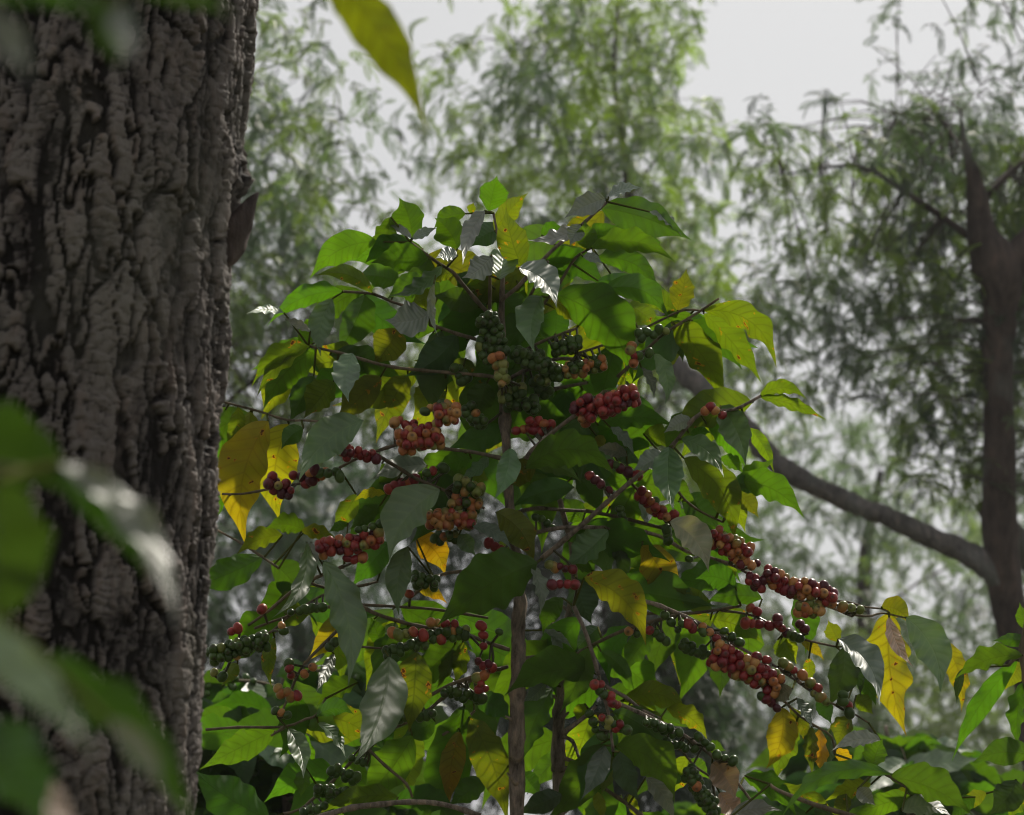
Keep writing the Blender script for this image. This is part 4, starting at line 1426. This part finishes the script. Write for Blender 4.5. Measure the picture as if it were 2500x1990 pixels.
        if rr.random() < .25: tube(lim, [tpts[0], tpts[len(tpts)//2], tpts[-1]], step=fl*2, sides=4, cap=False)
    lim.build('limb', M_OAK, root)
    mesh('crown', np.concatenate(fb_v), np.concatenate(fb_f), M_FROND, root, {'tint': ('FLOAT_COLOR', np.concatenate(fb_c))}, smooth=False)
    print('tree', k, len(S), 'sprays', len(fb_v), 'fronds')

for bi, (bx, by, lab) in enumerate(FILL_BLOCKERS):
    root = thing('shade_tree', lab, 'tree', (bx, by, 0), 'feathery shade trees of the plantation'); rr = random.Random(90+bi)
    b = Buf(); tube(b, [(bx, by, -.1, .2), (bx+.1, by, 2, .15), (bx-.05, by, 4, .1), (bx, by, 6.6, .03)], step=.2, sides=14, rough=.2); b.build('trunk', M_OAK, root)
    vv, ff, cc = [], [], []
    for q in range(360):
        a, e, rad = rr.uniform(0, 6.283), rr.uniform(-1, 1), rr.uniform(.3, 1)**.5
        c = np.array([bx+math.cos(a)*rad*3.2*(1-e*e*.5), by+math.sin(a)*rad*2.2*(1-e*e*.5), 3.6+3.2*e])
        x = np.array([math.cos(a+rr.uniform(-1, 1)), math.sin(a+rr.uniform(-1, 1)), rr.uniform(-.8, .3)]); x /= np.linalg.norm(x)
        y = np.cross([0, 0, 1], x); y /= np.linalg.norm(y); z = np.cross(x, y)
        ff.append(FT_F+len(vv)*len(FT_V)); vv.append((FT_V*np.array([1, 1.6, 1]))@np.stack([x, y, z])*rr.uniform(.5, .9)+c)
        cc.append(np.tile(np.array([*(np.array(COLS['C'][q % 4])*.8), .4]), (len(FT_V), 1)))
    mesh('crown', np.concatenate(vv), np.concatenate(ff), M_FROND, root, {'tint': ('FLOAT_COLOR', np.concatenate(cc))}, smooth=False)

# ------------------------------------------------------------------ ground
gx = np.concatenate([np.linspace(-70, -40, 7), np.linspace(-35, 35, 70), np.linspace(40, 70, 7)])
GX, GY = np.meshgrid(gx, gx)
GZ = 0.12*(fbm(GX*.35, GY*.35, 55, 3)-.45)
GZ = np.where(np.hypot(GX, GY) < 40, GZ, GZ*0)
n = len(gx)
i, j = np.meshgrid(np.arange(n-1), np.arange(n-1), indexing='ij'); a = (i*n+j).ravel()
go = mesh('ground', np.stack([GX, GY, GZ], -1).reshape(-1, 3), np.stack([a, a+1, a+n+1, a+n], 1), M_GROUND)
go['kind'] = 'structure'; go['label'] = 'plantation floor of soil and leaf litter'

# ------------------------------------------------------------------ light
SUN_EL, SUN_AZ = math.radians(50), math.radians(30)     # azimuth clockwise from straight ahead
w = bpy.data.worlds.new('World'); scene.world = w; w.use_nodes = True
nt = w.node_tree; nt.nodes.clear()
out = nt.nodes.new('ShaderNodeOutputWorld'); bg = nt.nodes.new('ShaderNodeBackground')
sky = nt.nodes.new('ShaderNodeTexSky'); sky.sky_type = 'NISHITA'; sky.sun_disc = False
sky.sun_elevation = SUN_EL; sky.sun_rotation = SUN_AZ; sky.dust_density = 4.0; sky.air_density = 1.0
hs = nt.nodes.new('ShaderNodeHueSaturation'); hs.inputs['Saturation'].default_value = 0.25
nt.links.new(sky.outputs[0], hs.inputs['Color'])
tc = nt.nodes.new('ShaderNodeTexCoord')
nz = nt.nodes.new('ShaderNodeTexNoise'); nz.inputs['Scale'].default_value = 1.6; nz.inputs['Detail'].default_value = 4
nt.links.new(tc.outputs['Generated'], nz.inputs['Vector'])
cr = nt.nodes.new('ShaderNodeValToRGB')
cr.color_ramp.elements[0].position = .3; cr.color_ramp.elements[0].color = (2.35, 2.37, 2.42, 1)
cr.color_ramp.elements[1].position = .75; cr.color_ramp.elements[1].color = (2.8, 2.8, 2.8, 1)
nt.links.new(nz.outputs[0], cr.inputs[0])
mx = nt.nodes.new('ShaderNodeMix'); mx.data_type = 'RGBA'; mx.inputs[0].default_value = SKYMIX if 'SKYMIX' in globals() else .88
nt.links.new(hs.outputs[0], mx.inputs[6]); nt.links.new(cr.outputs[0], mx.inputs[7])
nt.links.new(mx.outputs[2], bg.inputs['Color']); bg.inputs['Strength'].default_value = 0.1
nt.links.new(bg.outputs[0], out.inputs[0])

sl = bpy.data.lights.new('sun', 'SUN'); sl.energy = 2.3; sl.angle = math.radians(6.0); sl.color = (1, .93, .82)
so = bpy.data.objects.new('sun', sl); COL.objects.link(so)
dirv = Vector((math.sin(SUN_AZ)*math.cos(SUN_EL), math.cos(SUN_AZ)*math.cos(SUN_EL), math.sin(SUN_EL)))
so.rotation_euler = dirv.to_track_quat('Z', 'Y').to_euler(); so.location = (2, 0, 6)

scene.view_settings.view_transform = 'Standard'; scene.view_settings.look = 'None'
scene.view_settings.exposure = 1.12; scene.view_settings.gamma = 1
scene.render.engine = 'CYCLES'
scene.cycles.use_denoising = True
scene.cycles.filter_width = 1.1
scene.cycles.max_bounces = 8; scene.cycles.transmission_bounces = 6; scene.cycles.diffuse_bounces = 4
scene.cycles.sample_clamp_indirect = 6

# ------------------------------------------------------------------ damp hazy air
hm = bpy.data.materials.new('damp_air'); hm.use_nodes = True
nt = hm.node_tree; nt.nodes.clear()
out = nt.nodes.new('ShaderNodeOutputMaterial'); pv = nt.nodes.new('ShaderNodeVolumePrincipled')
pv.inputs['Color'].default_value = (.93, .95, .97, 1); pv.inputs['Density'].default_value = 0.0016; pv.inputs['Anisotropy'].default_value = 0.2
nt.links.new(pv.outputs[0], out.inputs['Volume'])
X0, X1, Y0, Y1, Z0, Z1 = -72, 72, -72, 72, -1.2, 13
hv = [(x, y, z) for x in (X0, X1) for y in (Y0, Y1) for z in (Z0, Z1)]
hf = np.array([[0, 1, 3, 2], [4, 6, 7, 5], [0, 4, 5, 1], [2, 3, 7, 6], [0, 2, 6, 4], [1, 5, 7, 3]])
ho = mesh('haze', hv, hf, hm, smooth=False); ho['kind'] = 'stuff'; ho['label'] = 'pale damp air between the trees'
scene.cycles.volume_bounces = 0
